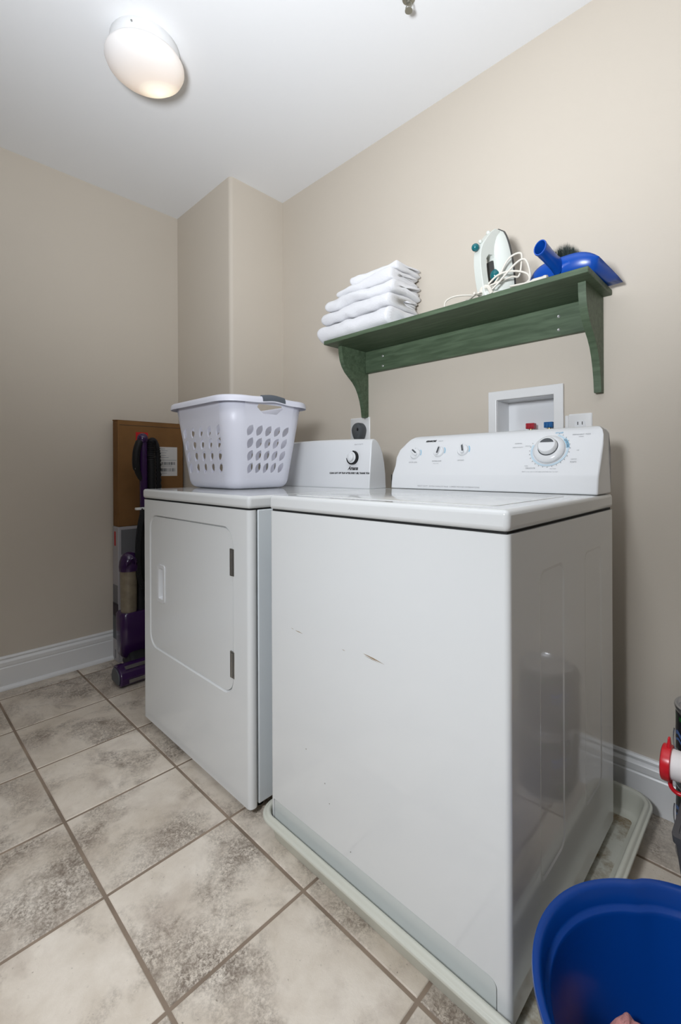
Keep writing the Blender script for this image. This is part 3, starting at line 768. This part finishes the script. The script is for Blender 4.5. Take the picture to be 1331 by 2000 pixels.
hi = [(.130, .092), (.144, .080), (.144, .062), (.128, .050), (.080, .048), (.040, .048), (.028, .056), (.026, .080), (.040, .090), (.090, .094)]
K('handle', G().prism([ho, hi], lambda a, h: I(a, h, -.017), lambda a, h: I(a, h, .017)), M_IRON, smooth=35, bevel=.006, bsegs=3)
def ball(c, r, sx=1, sy=1, sz=1, n=16):
    g = G(); rings = []
    for k in range(1, 10):
        p = PI*k/10; rings.append([Vector(c)+Vector((r*math.sin(p)*math.cos(2*PI*j/n)*sx, r*math.sin(p)*math.sin(2*PI*j/n)*sy, r*math.cos(p)*sz)) for j in range(n)])
    return g.loft(rings)
K('steam_button', ball(I(.170, .122, 0), .0125), M_TEAL, label='round teal button on the handle')
K('spray_button', ball(I(.192, .098, 0), .006), M_IRON)
K('spray_nozzle', ball(I(.226, .058, 0), .007), M_IRON)
K('fabric_dial', ball(I(.078, .052, -.010), .019, .9, .9, 1.1), M_TEAL, label='teal dial under the handle')
K('water_tank', G().loft([[I(.046, .056, w_) for w_ in (-.014, .014)]+[I(.046, .064, w_) for w_ in (.012, -.012)], [I(.126, .060, w_) for w_ in (-.014, .014)]+[I(.126, .066, w_) for w_ in (.012, -.012)]]), M_IRONDARK)
K('heel', G().loft([[I(.0, h, w_) for h, w_ in ((.012, -.048), (.100, -.026), (.112, -.018), (.112, .018), (.100, .026), (.012, .048))], [I(.020, h, w_*.95) for h, w_ in ((.012, -.048), (.100, -.026), (.112, -.018), (.112, .018), (.100, .026), (.012, .048))]]), M_IRON, bevel=.004, bsegs=2)
z0 = SZ1+.004
cordp = [I(.016, .108, 0), I(.014, .135, -.004), Vector((-.800, 1.415, z0+.020)), Vector((-.850, 1.405, z0+.012)), Vector((-.905, 1.420, z0+.004)), Vector((-.925, 1.455, z0)), Vector((-.900, 1.495, z0+.022)), Vector((-.840, 1.50, z0+.062)), Vector((-.775, 1.49, z0+.046)), Vector((-.80, 1.44, z0+.008)),
         Vector((-.855, 1.430, z0)), Vector((-.868, 1.400, z0+.010)), Vector((-.866, 1.40, z0+.038)), Vector((-.835, 1.415, z0+.052)), Vector((-.775, 1.425, z0+.042)), Vector((-.74, 1.39, z0+.012)), Vector((-.70, 1.38, z0+.020)), Vector((-.665, 1.385, z0+.055)), Vector((-.63, 1.39, z0+.11)), Vector((-.595, 1.400, z0+.120)), Vector((-.590, 1.392, z0+.08)), Vector((-.598, 1.39, z0+.045)),
         Vector((-.625, 1.395, z0+.052)), Vector((-.690, 1.372, z0+.034)), Vector((-.715, 1.372, z0+.020)), Vector((-.66, 1.372, z0+.060)), Vector((-.61, 1.38, z0+.062)), Vector((-.566, 1.384, z0+.04)), Vector((-.568, 1.386, z0+.01)), Vector((-.61, 1.386, z0+.004)), Vector((-.65, 1.375, z0+.006)), Vector((-.68, 1.366, z0+.012)), Vector((-.655, 1.37, z0+.035)), Vector((-.60, 1.38, z0+.085)), Vector((-.572, 1.384, z0+.085)), Vector((-.560, 1.386, z0+.03)), Vector((-.58, 1.38, z0+.012)), Vector((-.615, 1.368, z0+.012)), Vector((-.545, 1.362, z0+.004)), Vector((-.520, 1.360, z0+.003))]
K('power_cord', G().tube(smoothpath(cordp, 7), .0032, 8), M_CORDW, smooth=60, label='cream cord in loose loops')
K('plug', G().tube(smoothpath([(-.560, 1.366, z0+.006), (-.535, 1.362, z0+.005), (-.512, 1.360, z0+.004), (-.498, 1.358, z0+.004)], 4), [.0045]*3+[.007]*6+[.008]*2+[.0065]*2, 10), M_CORDW)
K('cord_guard', G().tube([I(.016, .108, 0), I(.014, .120, 0), I(.013, .136, -.003), I(.013, .150, -.006)], [.007, .0065, .0055, .004], 10), M_CORDW)
K('cord_tie', G().tube(smoothpath([(-.715, 1.366, z0+.004), (-.705, 1.358, z0+.026), (-.685, 1.360, z0+.028), (-.676, 1.366, z0+.006)], 5), .0065, 8), M_CORDW)

# ------------------------------------------------------------------ dustpan and brush
pa = math.radians(5); uP = Vector((math.sin(pa), math.cos(pa), 0)); vP = Vector((math.cos(pa), -math.sin(pa), 0))
PO = Vector((-.474, 1.408, SZ1+.0022))
dp_ = thing('dustpan', PO, 'royal blue plastic dustpan lying at the right end of the green shelf', 'dustpan')
K = Kit(dp_)
def D(v_, u_, z): return PO+vP*v_+uP*u_+Vector((0, 0, z))
# shell: v across, u from back wall (0) to lip
g = G(); nv = 20; rows = []
prof_u = [(-.006, 1.0), (-.008, .86), (-.008, .62), (-.004, .36), (.004, .14), (.016, .03), (.035, .0), (.07, .0), (.105, .0), (.138, 0.0)]
def wallh(v_):
    t = abs(v_)/.110; return .062*(1-.42*t**4)
for iu, (u_, hf) in enumerate(prof_u):
    row = []
    for k in range(nv+1):
        v_ = -.110+.220*k/nv; t = abs(v_)/.110
        side = max(0, (t-.80)/.20)
        w0 = max(0, 1-max(0, u_)/.04)
        uu = u_+.022*t**3*w0
        d_ = max(0, min(1, u_/.138))
        zz = max(.008*(1-d_)+wallh(v_)*hf, .008*(1-d_)+side**1.6*.036*(1-d_)**.8)
        row.append(D(v_*(.92+.16*d_)-.004*(1-d_), uu, zz))
    rows.append(row)
g.loft(rows, closed=False)
K('pan', g, M_BLUE, solid=.003, smooth=60)
# hollow tapered handle pointing out over the shelf edge
hb = Vector((-.485, 1.402, 1.607)); hd = (Vector((-.499, 1.300, 1.633))-hb).normalized(); hs = hd.cross(Vector((0, 0, 1))).normalized(); hu = hs.cross(hd).normalized()
def hring(c_, a_, b_, n=20): return [c_+hs*a_*math.cos(2*PI*k/n)+hu*b_*math.sin(2*PI*k/n) for k in range(n)]
rings = []
for t, a_, b_ in ((-.004, .015, .030), (.02, .0155, .0235), (.06, .0165, .0225), (.095, .018, .0235), (.099, .0192, .0248), (.103, .0185, .024), (.103, .0158, .0212), (.07, .014, .019), (.02, .011, .016)):
    rings.append(hring(hb+hd*t, a_, b_))
K('handle', G().loft(rings, False, True), M_BLUE, smooth=50)
bc = Vector((-.497, 1.492, SZ1+.010))
bp_ = thing('hand_brush', bc, 'dark green bristle hand brush standing behind the handle of the blue dustpan on the shelf', 'brush')
K = Kit(bp_)
K('brush_block', G().prism([rrect(-.050, .050, -.014, .014, .010, 4)], lambda a, b: bc+vP*a+uP*b+Vector((0, 0, .001)), lambda a, b: bc+vP*a*.9+uP*b+Vector((0, 0, .045))), M_BLUE, bevel=.003, bsegs=2)
g = G(); random.seed(3)
for k in range(900):
    a_, b_ = random.uniform(-.042, .042), random.uniform(-.013, .013)
    p = bc+vP*a_+uP*b_+Vector((0, 0, .044)); hgt = .094*(1-.55*(a_/.045)**2)+random.uniform(-.007, .007)
    q = p+Vector((0, 0, hgt))+vP*(a_*.25+random.uniform(-.005, .005))+uP*(b_*.4+random.uniform(-.004, .004)); r_ = .0013
    g.add([p+vP*r_, p-vP*r_*.5+uP*r_, p-vP*r_*.5-uP*r_, q], [(0, 1, 3), (1, 2, 3), (2, 0, 3)])
br2 = K('bristles', g, M_BRISTLE, smooth=0, weld=False); br2['kind'] = 'stuff'

# ------------------------------------------------------------------ water box and outlets in the back wall
wb = thing('washer_outlet_box', (-.657, YB, 1.06), 'white recessed laundry water box with red and blue valves, above the washer', 'outlet box')
K = Kit(wb)
fo = [(-.7895, 1.050), (-.5245, 1.050), (-.5245, 1.2855), (-.7895, 1.2855)]; fi = [(HX0+.004, 1.079), (HX1-.004, 1.079), (HX1-.004, 1.2525), (HX0+.004, 1.2525)]
K('frame', G().prism([fo, fi], lambda a, b: (a, YB-.011, b), lambda a, b: (a, YB-.0002, b)), M_TRIM, smooth=0, bevel=.0025, bsegs=2)
g = G(); A = [(a, YB-.002, b) for a, b in fi]; B_ = [(a+(.004 if a < -.65 else -.004), YB+.085, b) for a, b in fi]
g.loft([A, B_], False, True)
K('recess', g, M_PLASTIC_W, smooth=0, solid=.002)
for x, m_, lab in ((-.655, M_VRED, 'red hot-water valve handle'), (-.591, M_VBLUE, 'blue cold-water valve handle')):
    v_ = K('valve', G().lathe([(0, 1.080), (.010, 1.080), (.012, 1.095), (.009, 1.110), (.009, 1.128), (.012, 1.132), (.008, 1.140), (.005, 1.142), (.005, 1.150), (0, 1.150)], 14, (x, YB+.048, 0)), M_BRASS)
    g = G().box(x-.015, x+.015, YB+.036, YB+.060, 1.146, 1.166)
    for k in range(3): g.box(x-.012+k*.0095, x-.007+k*.0095, YB+.033, YB+.037, 1.148, 1.164)
    K('valve_handle', g, m_, parent=v_, bevel=.002, bsegs=2, label=lab)
# single duplex outlet right of the water box
e = thing('wall_outlet', (-.4745, YB, 1.124), 'white two-slot wall outlet behind the washer console, right of the water box', 'outlet')
K = Kit(e)
pl = K('cover_plate', G().loft([[(a, YB-d, b) for a, b in rrect(-.510+i, -.439-i, 1.067+i, 1.1815-i, .004, 3)] for i, d in ((0, 0), (0, .003), (.003, .0055))]), M_TRIM)
for z in (1.146, 1.104):
    s_ = K('socket', G().loft([[(a, YB-d, b) for a, b in rrect(-.4915, -.4575, z-.014, z+.014, .012, 5)] for d in (.0055, .0065)]), M_PLASTIC_W)
    for x in (-.4812, -.4678):
        K('slot', G().box(x-.0012, x+.0012, YB-.0068, YB-.006, z-.001, z+.009), M_DARK, parent=s_, smooth=0)
K('outlet_box_edge', G().box(-.522, -.5105, YB-.004, YB, 1.07, 1.178), M_TRIM, smooth=0, bevel=.002, bsegs=1)
# dryer outlet and its plug
e = thing('dryer_outlet', (-1.439, YB, 1.18), 'square white high-voltage outlet plate behind the dryer console', 'outlet')
K = Kit(e)
K('cover_plate', G().loft([[(a, YB-d, b) for a, b in rrect(-1.500+i, -1.3775-i, 1.122+i, 1.2435-i, .004, 3)] for i, d in ((0, 0), (0, .003), (.003, .006))]), M_TRIM)
K('socket', G().lathe([(0, YB-.006), (.027, YB-.006), (.027, YB-.009), (0, YB-.009)], 24, (-1.437, 0, 1.180), 'y'), M_PLASTIC_W)
for z in (1.236, 1.129):
    K('screw', G().lathe([(0, YB-.0066), (.003, YB-.0066), (.003, YB-.005)], 8, (-1.405, 0, z), 'y'), M_SCREW)
e = thing('dryer_plug', (-1.420, YB-.009, 1.16), 'black right-angle dryer plug in the square outlet behind the dryer', 'plug')
K = Kit(e)
g = G(); rings = []
for y, s_ in ((YB-.0095, .92), (YB-.014, 1.0), (YB-.034, 1.0), (YB-.044, .93), (YB-.050, .78)):
    ring = []
    for k in range(24):
        a_ = 2*PI*k/24; x_, z_ = .0325*math.cos(a_), .036*math.sin(a_)
        if z_ < 0: x_ *= 1-.18*(-z_/.036); z_ *= 1.5
        ring.append((-1.424+x_*s_, y, 1.182+z_*s_))
    rings.append(ring)
g.loft(rings)
K('plug_body', g, M_GREYP, smooth=50)
K('grip_dimple', ball((-1.412, YB-.047, 1.185), .0085, 1, .5, 1.3), M_CORDB)
K('cord', G().tube(smoothpath([(-1.425, YB-.030, 1.145), (-1.427, YB-.032, 1.09), (-1.43, YB-.034, .90), (-1.42, YB-.036, .55), (-1.40, YB-.04, .2)], 5), .009, 10), M_CORDB)

# ------------------------------------------------------------------ ceiling light and sprinkler
LC = (-1.613, .657, ZC)
cl = thing('ceiling_light', LC, 'round frosted glass ceiling light with white metal collar, glowing warm', 'ceiling light')
K = Kit(cl)
K('collar', G().lathe([(0, ZC-.0005), (.108, ZC-.0005), (.112, ZC-.006), (.1135, ZC-.030), (.114, ZC-.046), (.108, ZC-.048), (0, ZC-.048)], 48, (LC[0], LC[1], 0)), M_TRIM)
prof = [(.104, -.046), (.110, -.047), (.122, -.053), (.1275, -.062), (.128, -.070), (.122, -.084), (.108, -.097), (.086, -.108), (.060, -.115), (.030, -.1185), (.006, -.119)]
K('glass_shade', G().lathe([(r_, ZC+z) for r_, z in prof], 56, (LC[0], LC[1], 0), cap=True), M_GLASS, smooth=60, label='frosted white glass bowl')
for k in range(3):
    a_ = math.radians(-43+120*k)
    K('set_screw', G().tube([(LC[0]+.108*math.cos(a_), LC[1]+.108*math.sin(a_), ZC-.024), (LC[0]+.1165*math.cos(a_), LC[1]+.1165*math.sin(a_), ZC-.024)], .003, 8), M_CHROME)
e = thing('fire_sprinkler', (-.852, 1.166, ZC), 'small tarnished sprinkler head on the ceiling at the top edge of the photo', 'sprinkler')
K = Kit(e)
K('escutcheon', G().lathe([(0, ZC-.0003), (.020, ZC-.0003), (.020, ZC-.003), (.012, ZC-.006), (0, ZC-.006)], 20, (-.852, 1.166, 0)), M_SPRINK)
K('nozzle', G().lathe([(0, ZC-.005), (.008, ZC-.005), (.008, ZC-.016), (.005, ZC-.018), (0, ZC-.018)], 12, (-.852, 1.166, 0)), M_SPRINK)
for s_ in (-1, 1):
    K('frame_arm', G().tube(smoothpath([(-.852+s_*.006, 1.166, ZC-.016), (-.852+s_*.011, 1.166, ZC-.024), (-.852+s_*.007, 1.166, ZC-.034), (-.852, 1.166, ZC-.038)], 4), .0018, 6), M_SPRINK)
K('deflector', G().lathe([(0, ZC-.038), (.012, ZC-.038), (.012, ZC-.0395), (0, ZC-.0395)], 16, (-.852, 1.166, 0)), M_SPRINK)

# ------------------------------------------------------------------ cardboard boxes by the left wall
e = thing('shipping_box', (-2.545, 1.05, .707), 'tall brown cardboard box with red sticker and white shipping label, standing on the white box', 'box')
K = Kit(e)
bx0, bx1, by0, by1 = -2.581, -2.507, .872, 1.226
K('carton', G().box(bx0, bx1, by0, by1, .706, 1.262), M_CARD, bevel=.004, bsegs=2)
K('flap', G().loft([[(x, y, 1.262+z) for x, y, z in ((bx0+.002, by0-.001, .0), (bx1-.002, by0-.001, -.0), (bx1-.002, by1-.02, .0), (bx0+.002, by1-.02, 0))], [(x, y, 1.262+z) for x, y, z in ((bx0+.002, by0-.002, .008), (bx1-.002, by0-.001, .003), (bx1-.002, by1-.02, .003), (bx0+.002, by1-.02, .003))]]), M_CARD, smooth=0)
K('crease', G().box(bx1-.0015, bx1+.0008, by0+.008, by1-.01, 1.238, 1.2405), M_WOODEDGE, smooth=0, label='dark crease below the box flap')
K('sticker', G().box(bx1, bx1+.0008, .962, 1.026, 1.160, 1.205), M_RED, smooth=0, label='bright red square sticker')
lb = K('shipping_label', G().box(bx1, bx1+.0008, 1.075, 1.190, .968, 1.130), M_LABEL, smooth=0, label='white paper shipping label with barcodes')
random.seed(11)
for zr, hh in ((1.030, .016), (.993, .018)):
    y = 1.092
    while y < 1.178:
        wd = random.choice((.0015, .0025, .004)); K('barcode_bar', G().box(bx1+.0009, bx1+.0012, y, y+wd, zr, zr+hh), M_GREYP, parent=lb, smooth=0); y += wd+random.choice((.0018, .003, .0045))
for zr, y0_, y1_ in ((1.118, 1.09, 1.12), (1.108, 1.10, 1.135), (1.096, 1.085, 1.128), (1.082, 1.085, 1.125), (1.070, 1.085, 1.14), (1.055, 1.083, 1.185), (1.022, 1.09, 1.16), (.982, 1.10, 1.13)):
    K('print_line', G().box(bx1+.0009, bx1+.0012, y0_, y1_, zr, zr+.003), M_INKG, parent=lb, smooth=0)
e = thing('product_box', (-2.545, 1.05, 0), 'white printed product box with grey panels on the floor by the left wall', 'box')
K = Kit(e)
K('carton', G().box(bx0, bx1+.002, by0-.002, by1, .0005, .705), M_BOXW, bevel=.002, bsegs=1)
fx = bx1+.002
for y0_, y1_, z0_, z1_, m_, nm in ((.885, 1.20, .56, .690, M_BOXG, 'printed_panel'), (.884, 1.20, .255, .315, M_BOXP, 'printed_band'), (1.00, 1.012, .50, .62, M_LABEL, 'printed_frame'), (1.03, 1.18, .50, .63, M_RED, 'printed_panel')):
    K(nm, G().box(fx, fx+.0006, y0_, y1_, z0_, z1_), m_, smooth=0)
fy = by0-.002
for x0_, x1_, z0_, z1_, m_, nm in ((-2.558, -2.538, .605, .680, M_RED, 'printed_tab'), (-2.577, -2.512, .30, .40, M_BOXG, 'printed_panel'), (-2.580, -2.506, .235, .305, M_BOXP, 'printed_band'), (-2.580, -2.516, .115, .24, M_GREYP, 'printed_panel'), (-2.552, -2.54, .015, .06, M_BOXG, 'printed_tab')):
    K(nm, G().box(x0_, x1_, fy-.0006, fy, z0_, z1_), m_, smooth=0)
for z in (.13, .09, .05):
    K('bullet_print', G().box(fx, fx+.0006, .945, .953, z, z+.008), M_INK, smooth=0)
for k in range(5):
    K('print_line', G().box(fx, fx+.0006, .965, 1.06, .13-.018*k, .134-.018*k), M_INKG, smooth=0)

# ------------------------------------------------------------------ upright vacuum between boxes and dryer
VX, VY = -2.33, .955
e = thing('vacuum_cleaner', (VX, VY-.062, 0), 'purple and black upright vacuum cleaner standing between the dryer and the boxes', 'vacuum cleaner')
K = Kit(e)
def make_shift(g):
    g.v = [(p[0], p[1]-.062, p[2]) for p in g.v]; return g
_K = K
def K(name, g, m, **k): return _K(name, make_shift(g), m, **k)
def vlev(levels, n=6): return G().loft([[(x, y, z) for x, y in rrect(x0, x1, y0, y1, r, n)] for z, x0, x1, y0, y1, r in levels])
# floor head: long along y, end cap facing the room
fp = [(-2.300, .012), (-2.205, .004), (-2.190, .014), (-2.186, .045), (-2.196, .068), (-2.222, .086), (-2.260, .092), (-2.290, .078), (-2.304, .045)]
K('floor_head', G().loft([[(x, y, z) for x, z in fp] for y in (.832, .90, 1.0, 1.10)]), M_PURPLE, smooth=30, bevel=.006, bsegs=3)
cap = [(-2.248+(x+2.248)*.80, .045+(z-.045)*.80) for x, z in fp]
K('end_cap', G().loft([[(x, .826, z) for x, z in cap], [(x, .834, z) for x, z in cap]]), M_GREYP, bevel=.003, bsegs=2, label='grey oval end cap of the floor head')
K('head_badge', G().box(-2.1885, -2.1850, .868, .945, .020, .036), M_CHROME, smooth=0, bevel=.001, bsegs=1, label='silver nameplate')
K('head_window', G().loft([[(-2.225, y, .089), (-2.205, y, .081), (-2.208, y, .075), (-2.228, y, .083)] for y in (.86, 1.06)]), M_CHROME)
K('wheel', G().lathe([(0, 1.055), (.032, 1.055), (.034, 1.062), (.034, 1.085), (0, 1.085)], 20, (-2.325, 0, .034), 'y', cap=True), M_DARK)
K('wheel', G().lathe([(0, .855), (.030, .855), (.032, .862), (.032, .885), (0, .885)], 20, (-2.325, 0, .034), 'y', cap=True), M_DARK)
# body
K('neck', vlev([(.030, -2.385, -2.262, .915, .99, .015), (.060, -2.392, -2.255, .905, 1.0, .02), (.095, -2.395, -2.285, .91, .995, .02), (.125, -2.395, -2.330, .915, .99, .02)]), M_CORDB, smooth=40)
K('lower_body', vlev([(.075, -2.395, -2.335, .905, .99, .02), (.10, -2.405, -2.315, .885, 1.01, .03), (.17, -2.41, -2.305, .880, 1.015, .035), (.295, -2.41, -2.305, .878, 1.018, .035), (.305, -2.405, -2.312, .885, 1.01, .03)]), M_PURPLE, smooth=40)
K('dirt_canister', G().lathe([(0, .304), (.036, .304), (.037, .31), (.040, .50), (.040, .508), (0, .508)], 28, (-2.352, .928, 0)), M_CLEAR, label='dusty clear dirt canister')
K('canister_lid', G().loft([[(-2.352+x*s_, .930+y*s_, z) for x, y in [(.046*math.cos(2*PI*k/24), .046*math.sin(2*PI*k/24)) for k in range(24)]] for z, s_ in ((.506, 1.0), (.530, 1.02), (.552, .96), (.575, .80), (.590, .55), (.596, .2))]), M_PURPLE, smooth=50)
K('canister_handle', G().tube(smoothpath([(-2.312, .905, .540), (-2.292, .910, .562), (-2.288, .925, .575), (-2.292, .94, .562), (-2.312, .945, .540)], 4), .006, 8), M_PURPLE)
K('spine', vlev([(.09, -2.40, -2.335, .97, 1.045, .015), (.25, -2.405, -2.33, .965, 1.05, .018), (.55, -2.402, -2.335, .968, 1.042, .018), (.74, -2.395, -2.345, .985, 1.035, .015), (.80, -2.385, -2.355, .995, 1.025, .012)]), M_CORDB, smooth=40)
K('handle_tube', G().tube(smoothpath([(-2.37, 1.010, .78), (-2.365, 1.008, .90), (-2.355, 1.003, 1.02), (-2.345, .998, 1.10), (-2.338, .994, 1.150)], 5), .020, 14), M_PURPLE, smooth=50)
K('handle_knob', ball((-2.337, .992, 1.160), .026, 1, 1, 1.1), M_PURPLE, label='rounded purple top of the handle')
K('hand_grip', G().tube(smoothpath([(-2.335, .985, 1.156), (-2.333, .972, 1.135), (-2.338, .962, 1.09), (-2.348, .964, 1.03), (-2.356, .978, .985), (-2.360, .998, .955)], 5), [.016]*4+[.018]*14+[.014]*8, 12), M_CORDB, smooth=50)
K('grip_trim', ball((-2.345, .962, 1.016), .010, 1, 1, 1.6), M_CHROME)
# ribbed hose looped over the top
hp = smoothpath([(-2.352, 1.044, .60), (-2.352, 1.044, .85), (-2.345, 1.040, 1.02), (-2.338, 1.034, 1.10), (-2.348, 1.042, 1.145), (-2.37, 1.064, 1.135), (-2.385, 1.082, 1.08), (-2.39, 1.087, .90), (-2.39, 1.082, .60), (-2.385, 1.062, .35)], 14)
K('hose', G().tube(hp, [.0225 if k % 2 else .0185 for k in range(len(hp))], 14), M_CORDB, smooth=70, label='black ribbed hose')
K('cord_hook', G().box(-2.345, -2.325, .955, 1.015, .803, .815), M_TRIM, bevel=.002, bsegs=1, label='white cord hook')
for k in range(4):
    o_ = .006*k
    K('cord_loop', G().tube(smoothpath([(-2.328-o_*.3, .985+o_, .810), (-2.322, .965+o_, .74), (-2.318, .950+o_, .62), (-2.315, .955+o_, .48), (-2.318, .985+o_, .41), (-2.322, 1.012+o_, .50), (-2.325, 1.005+o_, .66), (-2.330, .992+o_, .812)], 5), .0045, 8), M_CORDB)

# ------------------------------------------------------------------ blue bucket with pink rag
BC = (-.074, .726); BRZ = .300; BRR = .197
e = thing('bucket', (BC[0], BC[1], 0), 'big blue plastic mop bucket with pouring lip at lower right, beside the drain pan', 'bucket')
K = Kit(e)
def brad(r_, a_, z):
    d = (math.degrees(a_)-98+180) % 360-180
    t = max(0.0, 1-(abs(d)/25)**2)
    k = max(0, (z-.16)/.14)
    return r_+.013*t**.6*k
g = G(); rings = []; NB = 96
bprof = [(.0, .0), (.128, .0), (.136, .004), (.150, .10), (.162, .18), (.1895, .292), (.1955, .2925), (.1975, .297), (.1965, .3015), (.190, .3015), (.1845, .296), (.1815, .274), (.1800, .2705), (.1745, .2685), (.1735, .2670), (.1725, .262), (.156, .17), (.144, .10), (.132, .012), (.126, .006), (.0, .006)]
for r_, z in bprof:
    r_ *= 1.04
    rings.append([(BC[0]+brad(r_, 2*PI*k/NB, z)*math.cos(2*PI*k/NB) if r_ else BC[0], BC[1]+brad(r_, 2*PI*k/NB, z)*math.sin(2*PI*k/NB) if r_ else BC[1], z) for k in range(NB)])
g.loft(rings, False, False)
K('pail', g, M_BUCKET, smooth=50)
e = thing('rag', (-.168, .773, .008), 'pink terry rag lying crumpled inside the blue bucket', 'cloth')
K = Kit(e)
g = G(); rings = []; n = 48
for k in range(16):
    t = k/15; z = .0085+.158*(1-(1-t)**1.3)
    sq = (1-t**5)**.5+.02
    ring = []
    for j in range(n):
        a_ = 2*PI*j/n; nz = noise.noise(Vector((math.cos(a_)*2.2, math.sin(a_)*2.2, t*2.4+.7)))
        rr = sq*(1+.14*nz+.06*math.sin(a_*6+t*3))
        ring.append((-.168+rr*math.cos(a_)*.036, .773+rr*math.sin(a_)*.050*(1-.15*t), z*(1+.10*noise.noise(Vector((math.cos(a_)*1.9, math.sin(a_)*1.9, 4+t))))))
    rings.append(ring)
g.loft(rings)
K('cloth_pile', g, M_PINK, smooth=60)

# ------------------------------------------------------------------ paint cans in the corner
CXc, CYc = -.131, 1.466
for k, (zb, lab) in enumerate(((0.0, 'black paint can on the floor by the back baseboard, under the other can'), (.1955, 'black paint can with shiny metal lid, upper one of the pair by the back wall'))):
    e = thing('paint_can', (CXc, CYc, zb), lab, 'paint can', 'stacked black paint cans')
    K = Kit(e)
    z = zb+.0005
    K('can_body', G().lathe([(0, z), (.077, z), (.080, z+.002), (.080, z+.006), (.0775, z+.009), (.0775, z+.180), (.080, z+.183), (.0815, z+.189), (.080, z+.1935), (.076, z+.1945), (.074, z+.190), (.071, z+.187), (.071, z+.187)], 40, (CXc, CYc, 0)), M_ALU, smooth=50)
    K('lid', G().lathe([(.0735, z+.189), (.071, z+.1865), (.064, z+.190), (.062, z+.187), (.0, z+.187)], 40, (CXc, CYc, 0)), M_ALU, smooth=30)
    K('label_wrap', G().lathe([(.0779, z+.012), (.0779, z+.176)], 48, (CXc, CYc, 0)), M_CAN)
    def patch(a0, a1, z0_, z1_, m_, nm, wave=0.0):
        g = G(); N_ = 12
        for i in range(N_):
            aa = [math.radians(a0+(a1-a0)*q/N_) for q in (i, i+1)]; w_ = [wave*math.sin(q*1.1) for q in (i, i+1)]
            P = lambda a_, zz: (CXc+.0783*math.cos(a_), CYc+.0783*math.sin(a_), zz)
            g.add([P(aa[0], z+z0_+w_[0]), P(aa[1], z+z0_+w_[1]), P(aa[1], z+z1_+w_[1]), P(aa[0], z+z1_+w_[0])], [(0, 1, 2, 3)])
        K(nm, g, m_, smooth=60)
    patch(150, 350, .160, .170, M_CANG, 'green_stripe')
    patch(170, 235, .118, .128, M_CANB, 'blue_stripe', .004); patch(175, 235, .104, .110, M_CANB, 'blue_stripe', .004)
    patch(180, 225, .078, .081, M_CANW, 'print_line', .003); patch(190, 225, .066, .069, M_CANW, 'print_line', .003); patch(185, 230, .054, .057, M_CANW, 'print_line', .003)
    patch(198, 214, .030, .048, M_CANG, 'green_logo')
    g = G(); hpts = [(CXc-.060+.0, CYc-.062, z+.150)] 
    for q in range(17):
        a_ = PI*q/16
        hpts.append((CXc-.0565-.007*math.sin(a_)-.020*math.cos(a_), CYc-.0565-.007*math.sin(a_)+.020*math.cos(a_), z+.135-.050*math.sin(a_)))
    K('bail_handle', G().tube(hpts[1:], .0016, 6), M_ALU)

# ------------------------------------------------------------------ grey bin and red-capped jug at the right edge
e = thing('storage_bin', (.02, 1.04, 0), 'dark grey plastic bin at the right edge, under the red-capped jug', 'bin')
K = Kit(e)
g = G(); nb = 6
def binr(z, i=0):
    t = z/.386; return [(x, y, z) for x, y in rrect(-.100-.037*t+i, .20-i, .998-.068*t+i, 1.095+.010*t-i, .008, 3)]
g.loft([binr(0), binr(.372), binr(.3725, -.003), binr(.386, -.003), binr(.386, .006), binr(.372, .006), binr(.006, .006)])
K('bin_body', g, M_BIN, smooth=35)
lr = [p[:2] for p in binr(.386, .0062)]
K('lid', G().prism([lr], lambda a, b: (a, b, .3735), lambda a, b: (a, b, .3858)), M_BIN, smooth=0, bevel=.0015, bsegs=2)
JY, JZ = 1.045, .4435
JX, JS = -.021, .72
e = thing('detergent_jug', (.0, JY, JZ-.058), 'white jug with tethered red screw cap lying on its side on the grey bin', 'jug')
_K3 = Kit(e)
def K(name, g, m, **k):
    g.v = [(p[0]*JS+JX, JY+(p[1]-JY)*JS, JZ+(p[2]-JZ)*JS) for p in g.v]; return _K3(name, g, m, **k)
jc = (0, JY, JZ)
K('jug_body', G().lathe([(.0, -.132), (.034, -.132), (.036, -.128), (.038, -.118), (.060, -.100), (.075, -.080), (.0795, -.055), (.0795, .13), (.074, .145), (0, .147)], 32, jc, 'x'), M_JUG, smooth=40)
K('jug_neck', G().lathe([(0, -.190), (.036, -.190), (.0375, -.186), (.0365, -.150), (.040, -.138), (.040, -.120), (0, -.120)], 32, jc, 'x'), M_JUG, smooth=40)
cp = K('red_cap', G().lathe([(0, -.2085), (.040, -.2085), (.0445, -.206), (.0455, -.200), (.0455, -.1875), (.0435, -.186), (.040, -.1855), (0, -.1855)], 36, jc, 'x'), M_REDP, smooth=40, label='red screw cap')
K('pull_tab', G().loft([[(x, JY+y, JZ+z) for x, y in ((-.197, -.012), (-.1885, -.012), (-.1885, .012), (-.197, .012))] for z in (.043,)] + [[(x, JY+y, JZ+.068) for x, y in ((-.195, -.006), (-.190, -.006), (-.190, .006), (-.195, .006))]]), M_REDP, parent=cp, bevel=.0015, bsegs=2)
K('red_collar', G().lathe([(.040, -.160), (.0455, -.160), (.0465, -.157), (.0465, -.146), (.0455, -.143), (.040, -.143)], 36, jc, 'x'), M_REDP, smooth=40)
g = G(); tp = smoothpath([(-.190, JY-.006, JZ-.040), (-.188, JY-.008, JZ-.056), (-.178, JY-.008, JZ-.066), (-.164, JY-.008, JZ-.067), (-.153, JY-.006, JZ-.058), (-.150, JY-.004, JZ-.042)], 5)
K('tether', G().tube(tp, .0055, 8), M_REDP, smooth=60, label='red strap tethering the cap')
